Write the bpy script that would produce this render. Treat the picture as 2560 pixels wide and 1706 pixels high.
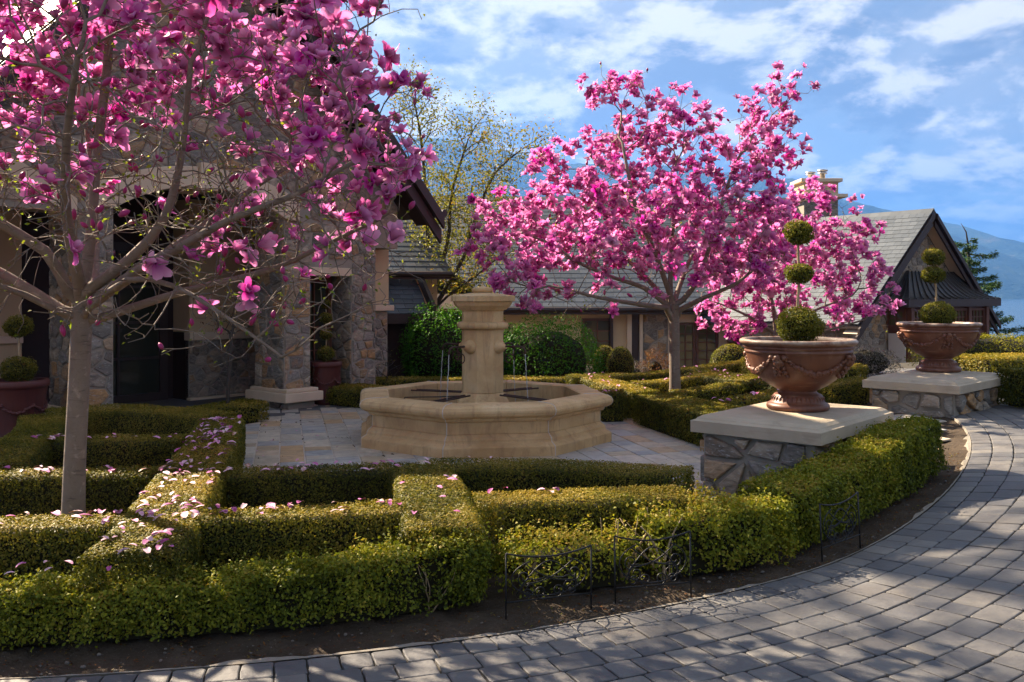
import bpy, math, random
import numpy as np
from mathutils import Vector, Matrix, Quaternion

for o in list(bpy.data.objects):
    bpy.data.objects.remove(o, do_unlink=True)
SC = bpy.context.scene
COL = SC.collection
random.seed(7)
RNG = np.random.default_rng(7)
R = math.radians

# ------------------------------------------------------------------ camera
CAMZ, FPX, HY = 1.6, 2275.6, 735.0
cam_d = bpy.data.cameras.new('camera')
cam = bpy.data.objects.new('camera', cam_d)
COL.objects.link(cam)
cam.location = (0, 0, CAMZ)
cam.rotation_euler = (R(90), 0, 0)
cam_d.sensor_width = 36.0
cam_d.lens = 32.0
cam_d.shift_y = -(853.0 - HY) / 2560.0
cam_d.clip_start = 0.05
cam_d.clip_end = 30000
SC.camera = cam

def project(x, y, z):
    return 1280 + x / y * FPX, HY - (z - CAMZ) / y * FPX

# ------------------------------------------------------------------ sky and sun
SUN_AZ, SUN_EL = 48.0, 37.0          # degrees left of +Y, elevation
sd = Vector((-math.sin(R(SUN_AZ)) * math.cos(R(SUN_EL)), math.cos(R(SUN_AZ)) * math.cos(R(SUN_EL)), math.sin(R(SUN_EL))))
world = bpy.data.worlds.new('World')
SC.world = world
world.use_nodes = True
nt = world.node_tree
nt.nodes.clear()
def wn(t, **kw):
    n = nt.nodes.new(t)
    for k, v in kw.items():
        setattr(n, k, v)
    return n
def wl(a, b): nt.links.new(a, b)
sky = wn('ShaderNodeTexSky', sky_type='NISHITA', sun_disc=False)
sky.sun_elevation = R(SUN_EL); sky.sun_rotation = R(-SUN_AZ)
sky.altitude = 400; sky.air_density = 1.0; sky.dust_density = 0.25; sky.ozone_density = 3.0
tc = wn('ShaderNodeTexCoord')
sep = wn('ShaderNodeSeparateXYZ'); wl(tc.outputs['Generated'], sep.inputs[0])
def wmath(op, a, b=None, clamp=False):
    n = wn('ShaderNodeMath', operation=op); n.use_clamp = clamp
    for i, v in enumerate((a, b)):
        if v is None: continue
        if isinstance(v, (int, float)): n.inputs[i].default_value = v
        else: wl(v, n.inputs[i])
    return n.outputs[0]
zz = wmath('MAXIMUM', wmath('ADD', sep.outputs[2], 0.32), 0.05)
comb = wn('ShaderNodeCombineXYZ')
wl(wmath('DIVIDE', sep.outputs[0], zz), comb.inputs[0]); wl(wmath('DIVIDE', sep.outputs[1], zz), comb.inputs[1])
def wnoise(scale, detail, rough, off, dist=0.0, stretch=(1, 1, 1)):
    mp = wn('ShaderNodeMapping'); mp.inputs['Location'].default_value = off; mp.inputs['Scale'].default_value = stretch
    wl(comb.outputs[0], mp.inputs[0])
    n = wn('ShaderNodeTexNoise'); n.inputs['Scale'].default_value = scale; n.inputs['Detail'].default_value = detail
    n.inputs['Roughness'].default_value = rough; n.inputs['Distortion'].default_value = dist
    wl(mp.outputs[0], n.inputs['Vector']); return n.outputs['Fac']
def wramp(v, a, b):
    n = wn('ShaderNodeMapRange'); n.interpolation_type = 'SMOOTHSTEP'
    n.inputs[1].default_value = a; n.inputs[2].default_value = b
    wl(v, n.inputs[0]); return n.outputs[0]
COFF = (14.4, 26.3)
cl1 = wramp(wnoise(4.2, 13, 0.60, (COFF[0], COFF[1], 0), 0.15), 0.41, 0.53)      # cumulus heaps
cl2 = wramp(wnoise(1.3, 7, 0.58, (7.3, 2.2, 0), 0.5), 0.38, 0.62)       # thin veil
shade = wramp(wnoise(4.2, 13, 0.60, (COFF[0] - 0.03, COFF[1] - 0.10, 0), 0.15), 0.43, 0.575)
def wmix(f, a, b):
    n = wn('ShaderNodeMix', data_type='RGBA')
    if isinstance(f, float): n.inputs[0].default_value = f
    else: wl(f, n.inputs[0])
    for i, v in ((6, a), (7, b)):
        if isinstance(v, tuple): n.inputs[i].default_value = v
        else: wl(v, n.inputs[i])
    return n.outputs[2]
VEIL = (2.45, 2.65, 3.0, 1); CLW = (5.6, 5.35, 5.0, 1); CLD = (1.3, 1.6, 2.2, 1)
hs = wn('ShaderNodeHueSaturation'); hs.inputs['Saturation'].default_value = 0.68; hs.inputs['Value'].default_value = 0.50; wl(sky.outputs[0], hs.inputs['Color'])
skyc = wmix(wmath('MULTIPLY', cl2, 0.9), hs.outputs[0], VEIL)
cum = wmix(shade, CLW, CLD)
skyc = wmix(wmath('MULTIPLY', cl1, 0.85), skyc, cum)
bg = wn('ShaderNodeBackground'); bg.inputs['Strength'].default_value = 0.05
wl(skyc, bg.inputs['Color'])
wo = wn('ShaderNodeOutputWorld'); wl(bg.outputs[0], wo.inputs['Surface'])

sun_d = bpy.data.lights.new('sun', 'SUN')
sun_d.energy = 5.0; sun_d.angle = R(0.53); sun_d.color = (1.0, 0.83, 0.62)
sun = bpy.data.objects.new('sun', sun_d); COL.objects.link(sun)
sun.rotation_mode = 'QUATERNION'; sun.rotation_quaternion = (-sd).to_track_quat('-Z', 'Y')
sun.location = (-20, 12, 25)

vs = SC.view_settings
vs.view_transform = 'Standard'; vs.look = 'None'; vs.gamma = 1.0; vs.use_curve_mapping = False
vs.exposure = 2.2
cy = SC.cycles
cy.use_denoising = True
cy.max_bounces = 8; cy.diffuse_bounces = 6; cy.glossy_bounces = 3; cy.transmission_bounces = 4
cy.transparent_max_bounces = 6; cy.volume_bounces = 0
cy.caustics_reflective = False; cy.caustics_refractive = False
cy.use_adaptive_sampling = True; cy.adaptive_threshold = 0.02

# ------------------------------------------------------------------ helpers
def gz(x, y):
    """height of the made ground: flat garden, rising a little to the right"""
    t = np.clip((np.asarray(x, float) - 1.6) / 3.3, 0, 1)
    return 0.32 * t * t * (3 - 2 * t)
def g1(x, y): return float(gz(x, y))

ORG = {}
def tag(o, label=None, cat=None, group=None, kind=None):
    if label: o['label'] = label
    if cat: o['category'] = cat
    if group: o['group'] = group
    if kind: o['kind'] = kind
    return o
def thing(name, label, cat, loc=(0, 0, 0), group=None, kind=None):
    o = bpy.data.objects.new(name, None); COL.objects.link(o)
    o.location = loc; o.empty_display_size = 0.1
    ORG[o.name] = Vector(loc)
    return tag(o, label, cat, group, kind)
def mkmesh(name, V, F, mat=None, smooth=False, attrs=None):
    me = bpy.data.meshes.new(name)
    V = np.asarray(V, dtype=np.float32).reshape(-1, 3)
    if isinstance(F, np.ndarray):
        nF, k = F.shape
        me.vertices.add(len(V)); me.vertices.foreach_set('co', V.ravel())
        me.loops.add(nF * k); me.loops.foreach_set('vertex_index', F.astype(np.int32).ravel())
        me.polygons.add(nF); me.polygons.foreach_set('loop_start', np.arange(0, nF * k, k, dtype=np.int32))
        me.update(calc_edges=True)
    else:
        me.from_pydata([tuple(map(float, v)) for v in V], [], F)
    if attrs:
        for k, a in attrs.items():
            at = me.attributes.new(k, 'FLOAT', 'POINT')
            at.data.foreach_set('value', np.asarray(a, dtype=np.float32))
    if smooth:
        me.polygons.foreach_set('use_smooth', np.ones(len(me.polygons), dtype=bool))
    if mat: me.materials.append(mat)
    me.update()
    return me
def link(name, me, parent=None, origin=None):
    o = bpy.data.objects.new(name, me); COL.objects.link(o)
    if parent is not None: o.parent = parent
    return o
def root_org(parent):
    p = parent
    while p.parent is not None: p = p.parent
    return ORG.get(p.name, Vector((0, 0, 0)))
class MB:
    """collects shapes in world coordinates for ONE mesh object"""
    def __init__(s): s.V = []; s.F = []; s.A = []; s.rnd = 0.5
    def add(s, V, F, a=None):
        n = len(s.V)
        s.V.extend([tuple(v) for v in V]); s.F.extend([tuple(i + n for i in f) for f in F])
        s.A.extend([s.rnd if a is None else a] * len(V))
    def box(s, c, size, rot=0.0, a=None):
        x, y, z = [d / 2 for d in size]
        ca, sa = math.cos(rot), math.sin(rot)
        V = []
        for sz in (-z, z):
            for sx, sy in ((-x, -y), (x, -y), (x, y), (-x, y)):
                V.append((c[0] + sx * ca - sy * sa, c[1] + sx * sa + sy * ca, c[2] + sz))
        s.add(V, [(3, 2, 1, 0), (4, 5, 6, 7), (0, 1, 5, 4), (1, 2, 6, 5), (2, 3, 7, 6), (3, 0, 4, 7)], a)
    def obox(s, o, ax, ay, az, a=None):
        """box from corner o with edge vectors"""
        o, ax, ay, az = map(Vector, (o, ax, ay, az))
        V = [o, o + ax, o + ax + ay, o + ay, o + az, o + ax + az, o + ax + ay + az, o + ay + az]
        if ax.cross(ay).dot(az) < 0:
            F = [(0, 1, 2, 3), (7, 6, 5, 4), (4, 5, 1, 0), (5, 6, 2, 1), (6, 7, 3, 2), (7, 4, 0, 3)]
        else:
            F = [(3, 2, 1, 0), (4, 5, 6, 7), (0, 1, 5, 4), (1, 2, 6, 5), (2, 3, 7, 6), (3, 0, 4, 7)]
        s.add(V, F, a)
    def quad(s, a_, b, c, d): s.add([a_, b, c, d], [(0, 1, 2, 3)])
    def prism(s, poly, axis_vec):
        n = len(poly); av = Vector(axis_vec)
        V = [Vector(p) for p in poly] + [Vector(p) + av for p in poly]
        F = [tuple(range(n - 1, -1, -1)), tuple(range(n, 2 * n))] + [(i, (i + 1) % n, n + (i + 1) % n, n + i) for i in range(n)]
        s.add(V, F)
    def lathe(s, prof, c=(0, 0, 0), n=32, a0=0.0, cap=True, sq=None):
        V = []; F = []
        for r, z in prof:
            for k in range(n):
                t = a0 + 2 * math.pi * k / n
                V.append((c[0] + r * math.cos(t), c[1] + r * math.sin(t), c[2] + z))
        m = len(prof)
        for i in range(m - 1):
            for k in range(n):
                k2 = (k + 1) % n
                F.append((i * n + k, i * n + k2, (i + 1) * n + k2, (i + 1) * n + k))
        if cap:
            F.append(tuple(range(n - 1, -1, -1))); F.append(tuple(range((m - 1) * n, m * n)))
        s.add(V, F)
    def tube(s, pts, rad, n=6, cap=True, closed=False):
        pts = [Vector(p) for p in pts]; m = len(pts)
        if not hasattr(rad, '__len__'): rad = [rad] * m
        V = []; F = []
        t = (pts[1] - pts[0]).normalized()
        up = Vector((0, 0, 1)) if abs(t.z) < 0.9 else Vector((1, 0, 0))
        nrm = t.cross(up).normalized()
        for i in range(m):
            if i == 0: tt = (pts[1] - pts[0])
            elif i == m - 1: tt = (pts[-1] - pts[-2])
            else: tt = (pts[i + 1] - pts[i - 1])
            if tt.length < 1e-9: tt = t.copy()
            tt.normalize()
            nrm = (nrm - tt * nrm.dot(tt))
            if nrm.length < 1e-6: nrm = tt.orthogonal()
            nrm.normalize(); bn = tt.cross(nrm); t = tt
            for k in range(n):
                a = 2 * math.pi * k / n
                V.append(pts[i] + (nrm * math.cos(a) + bn * math.sin(a)) * rad[i])
        for i in range(m - 1):
            for k in range(n):
                k2 = (k + 1) % n
                F.append((i * n + k, i * n + k2, (i + 1) * n + k2, (i + 1) * n + k))
        if cap:
            F.append(tuple(range(n - 1, -1, -1))); F.append(tuple(range((m - 1) * n, m * n)))
        s.add(V, F)
    def ball(s, c, r, nu=12, nv=8, noise=0.0, seed=0):
        if not hasattr(r, '__len__'): r = (r, r, r)
        rr = random.Random(seed); V = []; F = []
        for j in range(nv + 1):
            ph = math.pi * j / nv
            for i in range(nu):
                th = 2 * math.pi * i / nu
                q = 1 + noise * (rr.random() - 0.5)
                V.append((c[0] + r[0] * q * math.sin(ph) * math.cos(th), c[1] + r[1] * q * math.sin(ph) * math.sin(th), c[2] - r[2] * q * math.cos(ph)))
        for j in range(nv):
            for i in range(nu):
                i2 = (i + 1) % nu
                F.append((j * nu + i, j * nu + i2, (j + 1) * nu + i2, (j + 1) * nu + i))
        s.add(V, F)
    def build(s, name, mat, parent=None, smooth=False, bevel=0.0):
        og = root_org(parent) if parent is not None else Vector((0, 0, 0))
        V = np.array(s.V, dtype=np.float64).reshape(-1, 3) - np.array(og)
        me = mkmesh(name, V, s.F, mat, smooth, {'rnd': s.A})
        o = link(name, me, parent)
        if bevel:
            b = o.modifiers.new('bevel', 'BEVEL'); b.width = bevel; b.segments = 2; b.limit_method = 'ANGLE'; b.angle_limit = R(35)
        return o
def struct(name, V, F, mat, smooth=False, attrs=None):
    o = link(name, mkmesh(name, V, F, mat, smooth, attrs)); o['kind'] = 'structure'; return o
def empty_struct(name):
    o = bpy.data.objects.new(name, None); COL.objects.link(o); o['kind'] = 'structure'; ORG[o.name] = Vector((0, 0, 0)); return o

# ------------------------------------------------------------------ materials
def newmat(name):
    m = bpy.data.materials.new(name); m.use_nodes = True
    nt = m.node_tree; nt.nodes.clear()
    out = nt.nodes.new('ShaderNodeOutputMaterial')
    return m, nt, out
class NT:
    def __init__(s, name):
        s.m, s.nt, s.out = newmat(name)
        s._tc = None
    def n(s, t, **kw):
        n = s.nt.nodes.new(t)
        for k, v in kw.items(): setattr(n, k, v)
        return n
    def l(s, a, b): s.nt.links.new(a, b)
    def setin(s, sock, v):
        if isinstance(v, (int, float)): sock.default_value = v
        elif isinstance(v, tuple):
            sock.default_value = v if len(v) == len(sock.default_value) else v + (1,)
        else: s.l(v, sock)
    def coord(s, which='Object'):
        if s._tc is None: s._tc = s.n('ShaderNodeTexCoord')
        return s._tc.outputs[which]
    def pos(s):
        return s.n('ShaderNodeNewGeometry').outputs['Position']
    def noise(s, vec, scale, detail=4, rough=0.55, dist=0.0, out='Fac'):
        n = s.n('ShaderNodeTexNoise'); n.inputs['Scale'].default_value = scale; n.inputs['Detail'].default_value = detail
        n.inputs['Roughness'].default_value = rough; n.inputs['Distortion'].default_value = dist
        s.l(vec, n.inputs['Vector']); return n.outputs[out]
    def mapping(s, vec, scale=(1, 1, 1), rot=(0, 0, 0), loc=(0, 0, 0)):
        n = s.n('ShaderNodeMapping'); n.inputs['Scale'].default_value = scale; n.inputs['Rotation'].default_value = rot
        n.inputs['Location'].default_value = loc; s.l(vec, n.inputs[0]); return n.outputs[0]
    def ramp(s, fac, stops, interp='LINEAR'):
        n = s.n('ShaderNodeValToRGB'); cr = n.color_ramp; cr.interpolation = interp
        while len(cr.elements) < len(stops): cr.elements.new(0.5)
        for e, (p, c) in zip(cr.elements, stops):
            e.position = p; e.color = c if len(c) == 4 else tuple(c) + (1,)
        s.setin(n.inputs[0], fac); return n.outputs['Color']
    def math(s, op, a, b=0.0, clamp=False):
        n = s.n('ShaderNodeMath', operation=op); n.use_clamp = clamp
        s.setin(n.inputs[0], a); s.setin(n.inputs[1], b); return n.outputs[0]
    def rng(s, v, a, b, c=0.0, d=1.0):
        n = s.n('ShaderNodeMapRange')
        s.setin(n.inputs[0], v)
        for i, x in enumerate((a, b, c, d)): n.inputs[i + 1].default_value = x
        return n.outputs[0]
    def mix(s, f, a, b, blend='MIX'):
        n = s.n('ShaderNodeMix', data_type='RGBA', blend_type=blend)
        s.setin(n.inputs[0], f); s.setin(n.inputs[6], a); s.setin(n.inputs[7], b); return n.outputs[2]
    def attr(s, name='rnd'):
        return s.n('ShaderNodeAttribute', attribute_name=name).outputs['Fac']
    def objrand(s): return s.n('ShaderNodeObjectInfo').outputs['Random']
    def bump(s, h, strength=0.3, dist=0.01):
        n = s.n('ShaderNodeBump'); n.inputs['Strength'].default_value = strength; n.inputs['Distance'].default_value = dist
        s.l(h, n.inputs['Height']); return n.outputs[0]
    def bsdf(s, color, rough=0.7, spec=0.4, normal=None, metal=0.0, **kw):
        p = s.n('ShaderNodeBsdfPrincipled')
        s.setin(p.inputs['Base Color'], color); s.setin(p.inputs['Roughness'], rough)
        p.inputs['Specular IOR Level'].default_value = spec; p.inputs['Metallic'].default_value = metal
        if normal is not None: s.l(normal, p.inputs['Normal'])
        for k, v in kw.items(): s.setin(p.inputs[k], v)
        return p.outputs[0]
    def done(s, sh): s.l(sh, s.out.inputs['Surface']); return s.m

def m_simple(name, col, rough=0.6, spec=0.4, var=0.25, scale=6.0, bump=0.15, bscale=60, metal=0.0):
    t = NT(name); p = t.pos()
    f = t.noise(p, scale, 5, 0.6)
    c = t.mix(f, tuple(x * (1 - var) for x in col), tuple(min(1, x * (1 + var)) for x in col))
    b = t.bump(t.noise(p, bscale, 4, 0.6), bump, 0.005)
    return t.done(t.bsdf(c, rough, spec, b, metal))
M = {}
def m_leaf(name, stops, trans=0.35, rough=0.55, spec=0.16):
    t = NT(name); r = t.attr('rnd')
    lf = t.noise(t.pos(), 1.7, 3, 0.6)
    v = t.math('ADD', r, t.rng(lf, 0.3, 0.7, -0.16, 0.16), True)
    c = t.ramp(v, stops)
    p = t.bsdf(c, rough, spec)
    tr = t.n('ShaderNodeBsdfTranslucent'); t.l(t.mix(1.0, c, (1.0, 1.0, 0.55), 'MULTIPLY'), tr.inputs[0])
    mx = t.n('ShaderNodeMixShader'); mx.inputs[0].default_value = trans
    t.l(p, mx.inputs[1]); t.l(tr.outputs[0], mx.inputs[2])
    return t.done(mx.outputs[0])
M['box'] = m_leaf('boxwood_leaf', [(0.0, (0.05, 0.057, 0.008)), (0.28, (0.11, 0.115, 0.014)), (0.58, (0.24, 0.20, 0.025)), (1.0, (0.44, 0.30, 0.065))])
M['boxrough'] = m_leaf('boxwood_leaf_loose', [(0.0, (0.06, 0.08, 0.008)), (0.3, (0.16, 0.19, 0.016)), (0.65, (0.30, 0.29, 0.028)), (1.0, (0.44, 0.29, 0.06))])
M['topi'] = m_leaf('topiary_leaf', [(0.0, (0.06, 0.07, 0.010)), (0.45, (0.16, 0.17, 0.018)), (1.0, (0.40, 0.31, 0.05))])
M['shrub'] = m_leaf('bright_shrub_leaf', [(0.0, (0.03, 0.10, 0.006)), (0.5, (0.06, 0.19, 0.010)), (1.0, (0.12, 0.28, 0.02))])
M['mapleleaf'] = m_leaf('spring_leaf', [(0.0, (0.13, 0.15, 0.02)), (0.5, (0.24, 0.24, 0.03)), (0.8, (0.34, 0.27, 0.05)), (1.0, (0.36, 0.17, 0.05))], 0.4)
M['magleaf'] = m_leaf('magnolia_leaf', [(0.0, (0.12, 0.19, 0.02)), (0.6, (0.25, 0.33, 0.03)), (1.0, (0.36, 0.38, 0.05))], 0.5)
M['needle'] = m_leaf('conifer_needle', [(0.0, (0.02, 0.05, 0.018)), (0.6, (0.045, 0.10, 0.028)), (1.0, (0.09, 0.15, 0.04))], 0.15)
M['yellow'] = m_leaf('yellow_shrub_leaf', [(0.0, (0.14, 0.16, 0.015)), (0.6, (0.30, 0.28, 0.02)), (1.0, (0.45, 0.36, 0.03))], 0.35)
M['lav'] = m_leaf('grey_shrub_leaf', [(0.0, (0.10, 0.09, 0.08)), (0.6, (0.19, 0.17, 0.16)), (1.0, (0.27, 0.24, 0.22))], 0.2)
M['redleaf'] = m_leaf('reddish_leaf', [(0.0, (0.10, 0.03, 0.01)), (0.6, (0.20, 0.08, 0.02)), (1.0, (0.16, 0.15, 0.03))], 0.3)
M['core'] = m_simple('hedge_twigs', (0.022, 0.020, 0.011), 0.9, 0.1)

def m_petal(name):
    t = NT(name)
    tt = t.attr('t'); r = t.math('FRACT', t.math('ADD', t.attr('rnd'), t.objrand()))
    outc = t.ramp(tt, [(0.0, (0.30, 0.010, 0.13)), (0.42, (0.56, 0.07, 0.29)), (1.0, (0.78, 0.28, 0.51))])
    inc = t.ramp(tt, [(0.0, (0.60, 0.13, 0.37)), (0.45, (0.80, 0.37, 0.57)), (1.0, (0.93, 0.67, 0.75))])
    bf = t.n('ShaderNodeNewGeometry').outputs['Backfacing']
    c = t.mix(bf, inc, outc)
    hv = t.n('ShaderNodeHueSaturation'); t.l(c, hv.inputs['Color'])
    t.l(t.rng(r, 0, 1, 0.468, 0.500), hv.inputs['Hue']); t.l(t.rng(r, 0, 1, 1.18, 0.80), hv.inputs['Saturation']); t.l(t.rng(t.math('FRACT', t.math('MULTIPLY', r, 7.3)), 0, 1, 0.72, 1.15), hv.inputs['Value'])
    c = hv.outputs[0]
    p = t.bsdf(c, 0.5, 0.25)
    tr = t.n('ShaderNodeBsdfTranslucent'); t.l(t.mix(1.0, c, (1.0, 0.5, 0.9), 'MULTIPLY'), tr.inputs[0])
    mx = t.n('ShaderNodeMixShader'); mx.inputs[0].default_value = 0.55
    t.l(p, mx.inputs[1]); t.l(tr.outputs[0], mx.inputs[2])
    return t.done(mx.outputs[0])
M['petal'] = m_petal('magnolia_petal')
def m_fallen():
    t = NT('fallen_petal'); r = t.objrand()
    c = t.ramp(t.math('ADD', r, t.rng(t.noise(t.coord(), 40, 3), 0.3, 0.7, -0.2, 0.2), True), [(0.0, (0.34, 0.05, 0.20)), (0.3, (0.52, 0.16, 0.36)), (0.6, (0.66, 0.36, 0.48)), (0.85, (0.68, 0.50, 0.52)), (1.0, (0.34, 0.17, 0.09))])
    return t.done(t.bsdf(c, 0.55, 0.3))
M['fallen'] = m_fallen()
def m_bud():
    t = NT('magnolia_bud'); c = t.ramp(t.attr('t'), [(0.0, (0.22, 0.02, 0.06)), (0.5, (0.36, 0.015, 0.14)), (1.0, (0.30, 0.02, 0.13))])
    return t.done(t.bsdf(c, 0.45, 0.4))
M['bud'] = m_bud()

def m_bark(name, a, b, rings=True):
    t = NT(name); p = t.pos()
    f = t.noise(p, 9, 6, 0.6, 0.4)
    c = t.mix(f, a, b)
    st = t.noise(t.mapping(p, (6, 6, 38)), 1.6, 3, 0.5)
    c = t.mix(t.rng(st, 0.60, 0.72, 0, 0.55), c, tuple(x * 0.35 for x in a))
    lich = t.noise(p, 14, 4, 0.6, 0.6)
    c = t.mix(t.rng(lich, 0.58, 0.68, 0, 0.5), c, tuple(min(1, x * 1.5) for x in b))
    sp = t.noise(p, 120, 2, 0.5)
    c = t.mix(t.rng(sp, 0.62, 0.72, 0, 0.35), c, tuple(x * 0.4 for x in a))
    bu = t.bump(t.math('ADD', st, t.noise(p, 55, 4)), 0.35, 0.006)
    return t.done(t.bsdf(c, 0.8, 0.25, bu))
M['bark'] = m_bark('magnolia_bark', (0.125, 0.097, 0.073), (0.27, 0.22, 0.172))
M['darkbark'] = m_bark('dark_bark', (0.035, 0.028, 0.022), (0.08, 0.065, 0.05))
M['stem'] = m_bark('pale_stem', (0.30, 0.21, 0.12), (0.48, 0.36, 0.22))

def m_limestone():
    t = NT('fountain_limestone'); p = t.pos()
    c = t.ramp(t.noise(p, 2.2, 6, 0.62, 0.3), [(0.3, (0.44, 0.275, 0.125)), (0.55, (0.60, 0.41, 0.205)), (0.8, (0.70, 0.53, 0.30))])
    streak = t.noise(t.mapping(p, (3, 3, 0.6), (0.4, 0.5, 0)), 2.6, 5, 0.65, 1.2)
    c = t.mix(t.rng(streak, 0.52, 0.68, 0, 0.55), c, (0.30, 0.18, 0.095))
    pit = t.noise(p, 90, 3, 0.6)
    c = t.mix(t.rng(pit, 0.64, 0.72, 0, 0.5), c, (0.20, 0.13, 0.08))
    v = t.math('ADD', t.noise(p, 60, 4), t.rng(pit, 0.60, 0.72, 0, -0.8))
    return t.done(t.bsdf(c, 0.8, 0.25, t.bump(v, 0.4, 0.006)))
M['lime'] = m_limestone()
def m_cap():
    t = NT('sandstone_cap'); p = t.pos()
    c = t.ramp(t.noise(p, 1.8, 6, 0.6, 0.4), [(0.3, (0.36, 0.295, 0.21)), (0.6, (0.47, 0.39, 0.285)), (0.85, (0.54, 0.46, 0.35))])
    st = t.noise(t.mapping(p, (2, 2, 9)), 2.0, 5, 0.6, 0.6)
    c = t.mix(t.rng(st, 0.56, 0.70, 0, 0.4), c, (0.25, 0.205, 0.15))
    return t.done(t.bsdf(c, 0.85, 0.25, t.bump(t.noise(p, 140, 5, 0.65), 0.35, 0.004)))
M['cap'] = m_cap()
M['trim'] = m_simple('cast_stone_trim', (0.62, 0.49, 0.35), 0.85, 0.2, 0.14, 3, 0.3, 120)
M['stucco'] = m_simple('stucco', (0.54, 0.41, 0.25), 0.9, 0.2, 0.18, 2.0, 0.5, 160)
M['mortar'] = m_simple('stone_mortar', (0.30, 0.265, 0.215), 0.95, 0.15, 0.22, 8, 0.7, 180)
M['seam'] = m_simple('pale_joint', (0.55, 0.48, 0.40), 0.9, 0.2, 0.15, 20, 0.4, 200)
def m_stone():
    t = NT('field_stone'); p = t.pos(); r = t.math('FRACT', t.math('ADD', t.attr('rnd'), t.objrand()))
    base = t.ramp(r, [(0.0, (0.12, 0.108, 0.092)), (0.16, (0.24, 0.22, 0.19)), (0.32, (0.15, 0.13, 0.108)), (0.5, (0.34, 0.285, 0.215)), (0.64, (0.27, 0.185, 0.105)), (0.78, (0.36, 0.215, 0.095)), (0.88, (0.34, 0.29, 0.225)), (1.0, (0.14, 0.11, 0.085))], 'LINEAR')
    off = t.n('ShaderNodeVectorMath', operation='ADD'); t.l(p, off.inputs[0])
    cx = t.n('ShaderNodeCombineXYZ'); t.l(t.math('MULTIPLY', r, 37.0), cx.inputs[0]); t.l(t.math('MULTIPLY', r, 91.0), cx.inputs[2]); t.l(cx.outputs[0], off.inputs[1])
    q = off.outputs[0]
    n1 = t.noise(t.mapping(q, (1, 1, 2.2), (0.5, 0.3, 0.2)), 7, 8, 0.68, 1.0)
    c = t.mix(t.rng(n1, 0.3, 0.7, 0.0, 0.9), t.mix(1.0, base, (0.42, 0.42, 0.43), 'MULTIPLY'), t.mix(1.0, base, (1.75, 1.68, 1.6), 'MULTIPLY'))
    vein = t.noise(t.mapping(q, (1, 1, 4.5), (0.9, 0.5, 0)), 9, 5, 0.6, 2.0)
    c = t.mix(t.rng(vein, 0.58, 0.68, 0, 0.8), c, (0.46, 0.45, 0.43))
    rust = t.noise(q, 4.5, 3, 0.5, 0.5)
    c = t.mix(t.rng(rust, 0.62, 0.74, 0, 0.6), c, (0.32, 0.15, 0.05))
    b = t.bump(t.math('ADD', n1, t.math('MULTIPLY', t.noise(q, 70, 4, 0.65), 0.5)), 0.65, 0.012)
    return t.done(t.bsdf(c, 0.75, 0.35, b))
M['stone'] = m_stone()
def m_paver():
    t = NT('concrete_paver'); p = t.pos(); r = t.math('FRACT', t.math('ADD', t.attr('rnd'), t.objrand()))
    base = t.ramp(r, [(0.0, (0.078, 0.079, 0.086)), (0.35, (0.108, 0.108, 0.113)), (0.7, (0.132, 0.129, 0.128)), (1.0, (0.165, 0.156, 0.145))])
    n1 = t.noise(p, 5, 7, 0.65, 0.8)
    c = t.mix(t.rng(n1, 0.3, 0.7, 0, 1), t.mix(1.0, base, (0.7, 0.7, 0.73), 'MULTIPLY'), t.mix(1.0, base, (1.3, 1.28, 1.22), 'MULTIPLY'))
    st = t.noise(p, 2.6, 6, 0.7, 1.5)
    c = t.mix(t.rng(st, 0.60, 0.72, 0, 0.5), c, t.mix(1.0, c, (0.5, 0.48, 0.45), 'MULTIPLY'))
    dirt = t.noise(p, 1.3, 4, 0.6)
    c = t.mix(t.rng(dirt, 0.52, 0.7, 0, 0.4), c, (0.13, 0.11, 0.09))
    b = t.bump(t.math('ADD', t.noise(p, 45, 5, 0.6), t.math('MULTIPLY', t.noise(p, 9, 4, 0.6), 1.5)), 0.5, 0.006)
    return t.done(t.bsdf(c, t.rng(n1, 0.3, 0.7, 0.55, 0.8), 0.35, b))
M['paver'] = m_paver()
def m_flag():
    t = NT('quartzite_flagstone'); p = t.pos(); r = t.math('FRACT', t.math('ADD', t.attr('rnd'), t.objrand()))
    base = t.ramp(r, [(0.0, (0.36, 0.36, 0.35)), (0.2, (0.46, 0.40, 0.31)), (0.4, (0.30, 0.31, 0.31)), (0.6, (0.52, 0.46, 0.36)), (0.75, (0.38, 0.31, 0.21)), (0.88, (0.48, 0.32, 0.17)), (1.0, (0.48, 0.45, 0.39))])
    n1 = t.noise(p, 6, 7, 0.65, 1.0)
    c = t.mix(t.rng(n1, 0.3, 0.7, 0, 1), t.mix(1.0, base, (0.72, 0.72, 0.74), 'MULTIPLY'), t.mix(1.0, base, (1.25, 1.22, 1.18), 'MULTIPLY'))
    rust = t.noise(p, 3.2, 4, 0.55, 0.6)
    c = t.mix(t.rng(rust, 0.6, 0.75, 0, 0.5), c, (0.34, 0.20, 0.09))
    return t.done(t.bsdf(c, 0.6, 0.35, t.bump(n1, 0.35, 0.006)))
M['flag'] = m_flag()
def m_soil():
    t = NT('bare_soil'); p = t.pos()
    c = t.ramp(t.noise(p, 3.0, 8, 0.7), [(0.3, (0.045, 0.033, 0.023)), (0.6, (0.09, 0.067, 0.047)), (0.85, (0.15, 0.115, 0.083))])
    sp = t.noise(p, 130, 2, 0.5)
    c = t.mix(t.rng(sp, 0.66, 0.74, 0, 0.7), c, (0.25, 0.22, 0.18))
    b = t.bump(t.math('ADD', t.noise(p, 60, 6, 0.7), t.noise(p, 12, 3)), 0.9, 0.02)
    return t.done(t.bsdf(c, 0.95, 0.15, b))
M['soil'] = m_soil()
M['sand'] = m_simple('joint_sand', (0.07, 0.063, 0.052), 0.95, 0.1, 0.4, 9, 0.5, 200)
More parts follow.
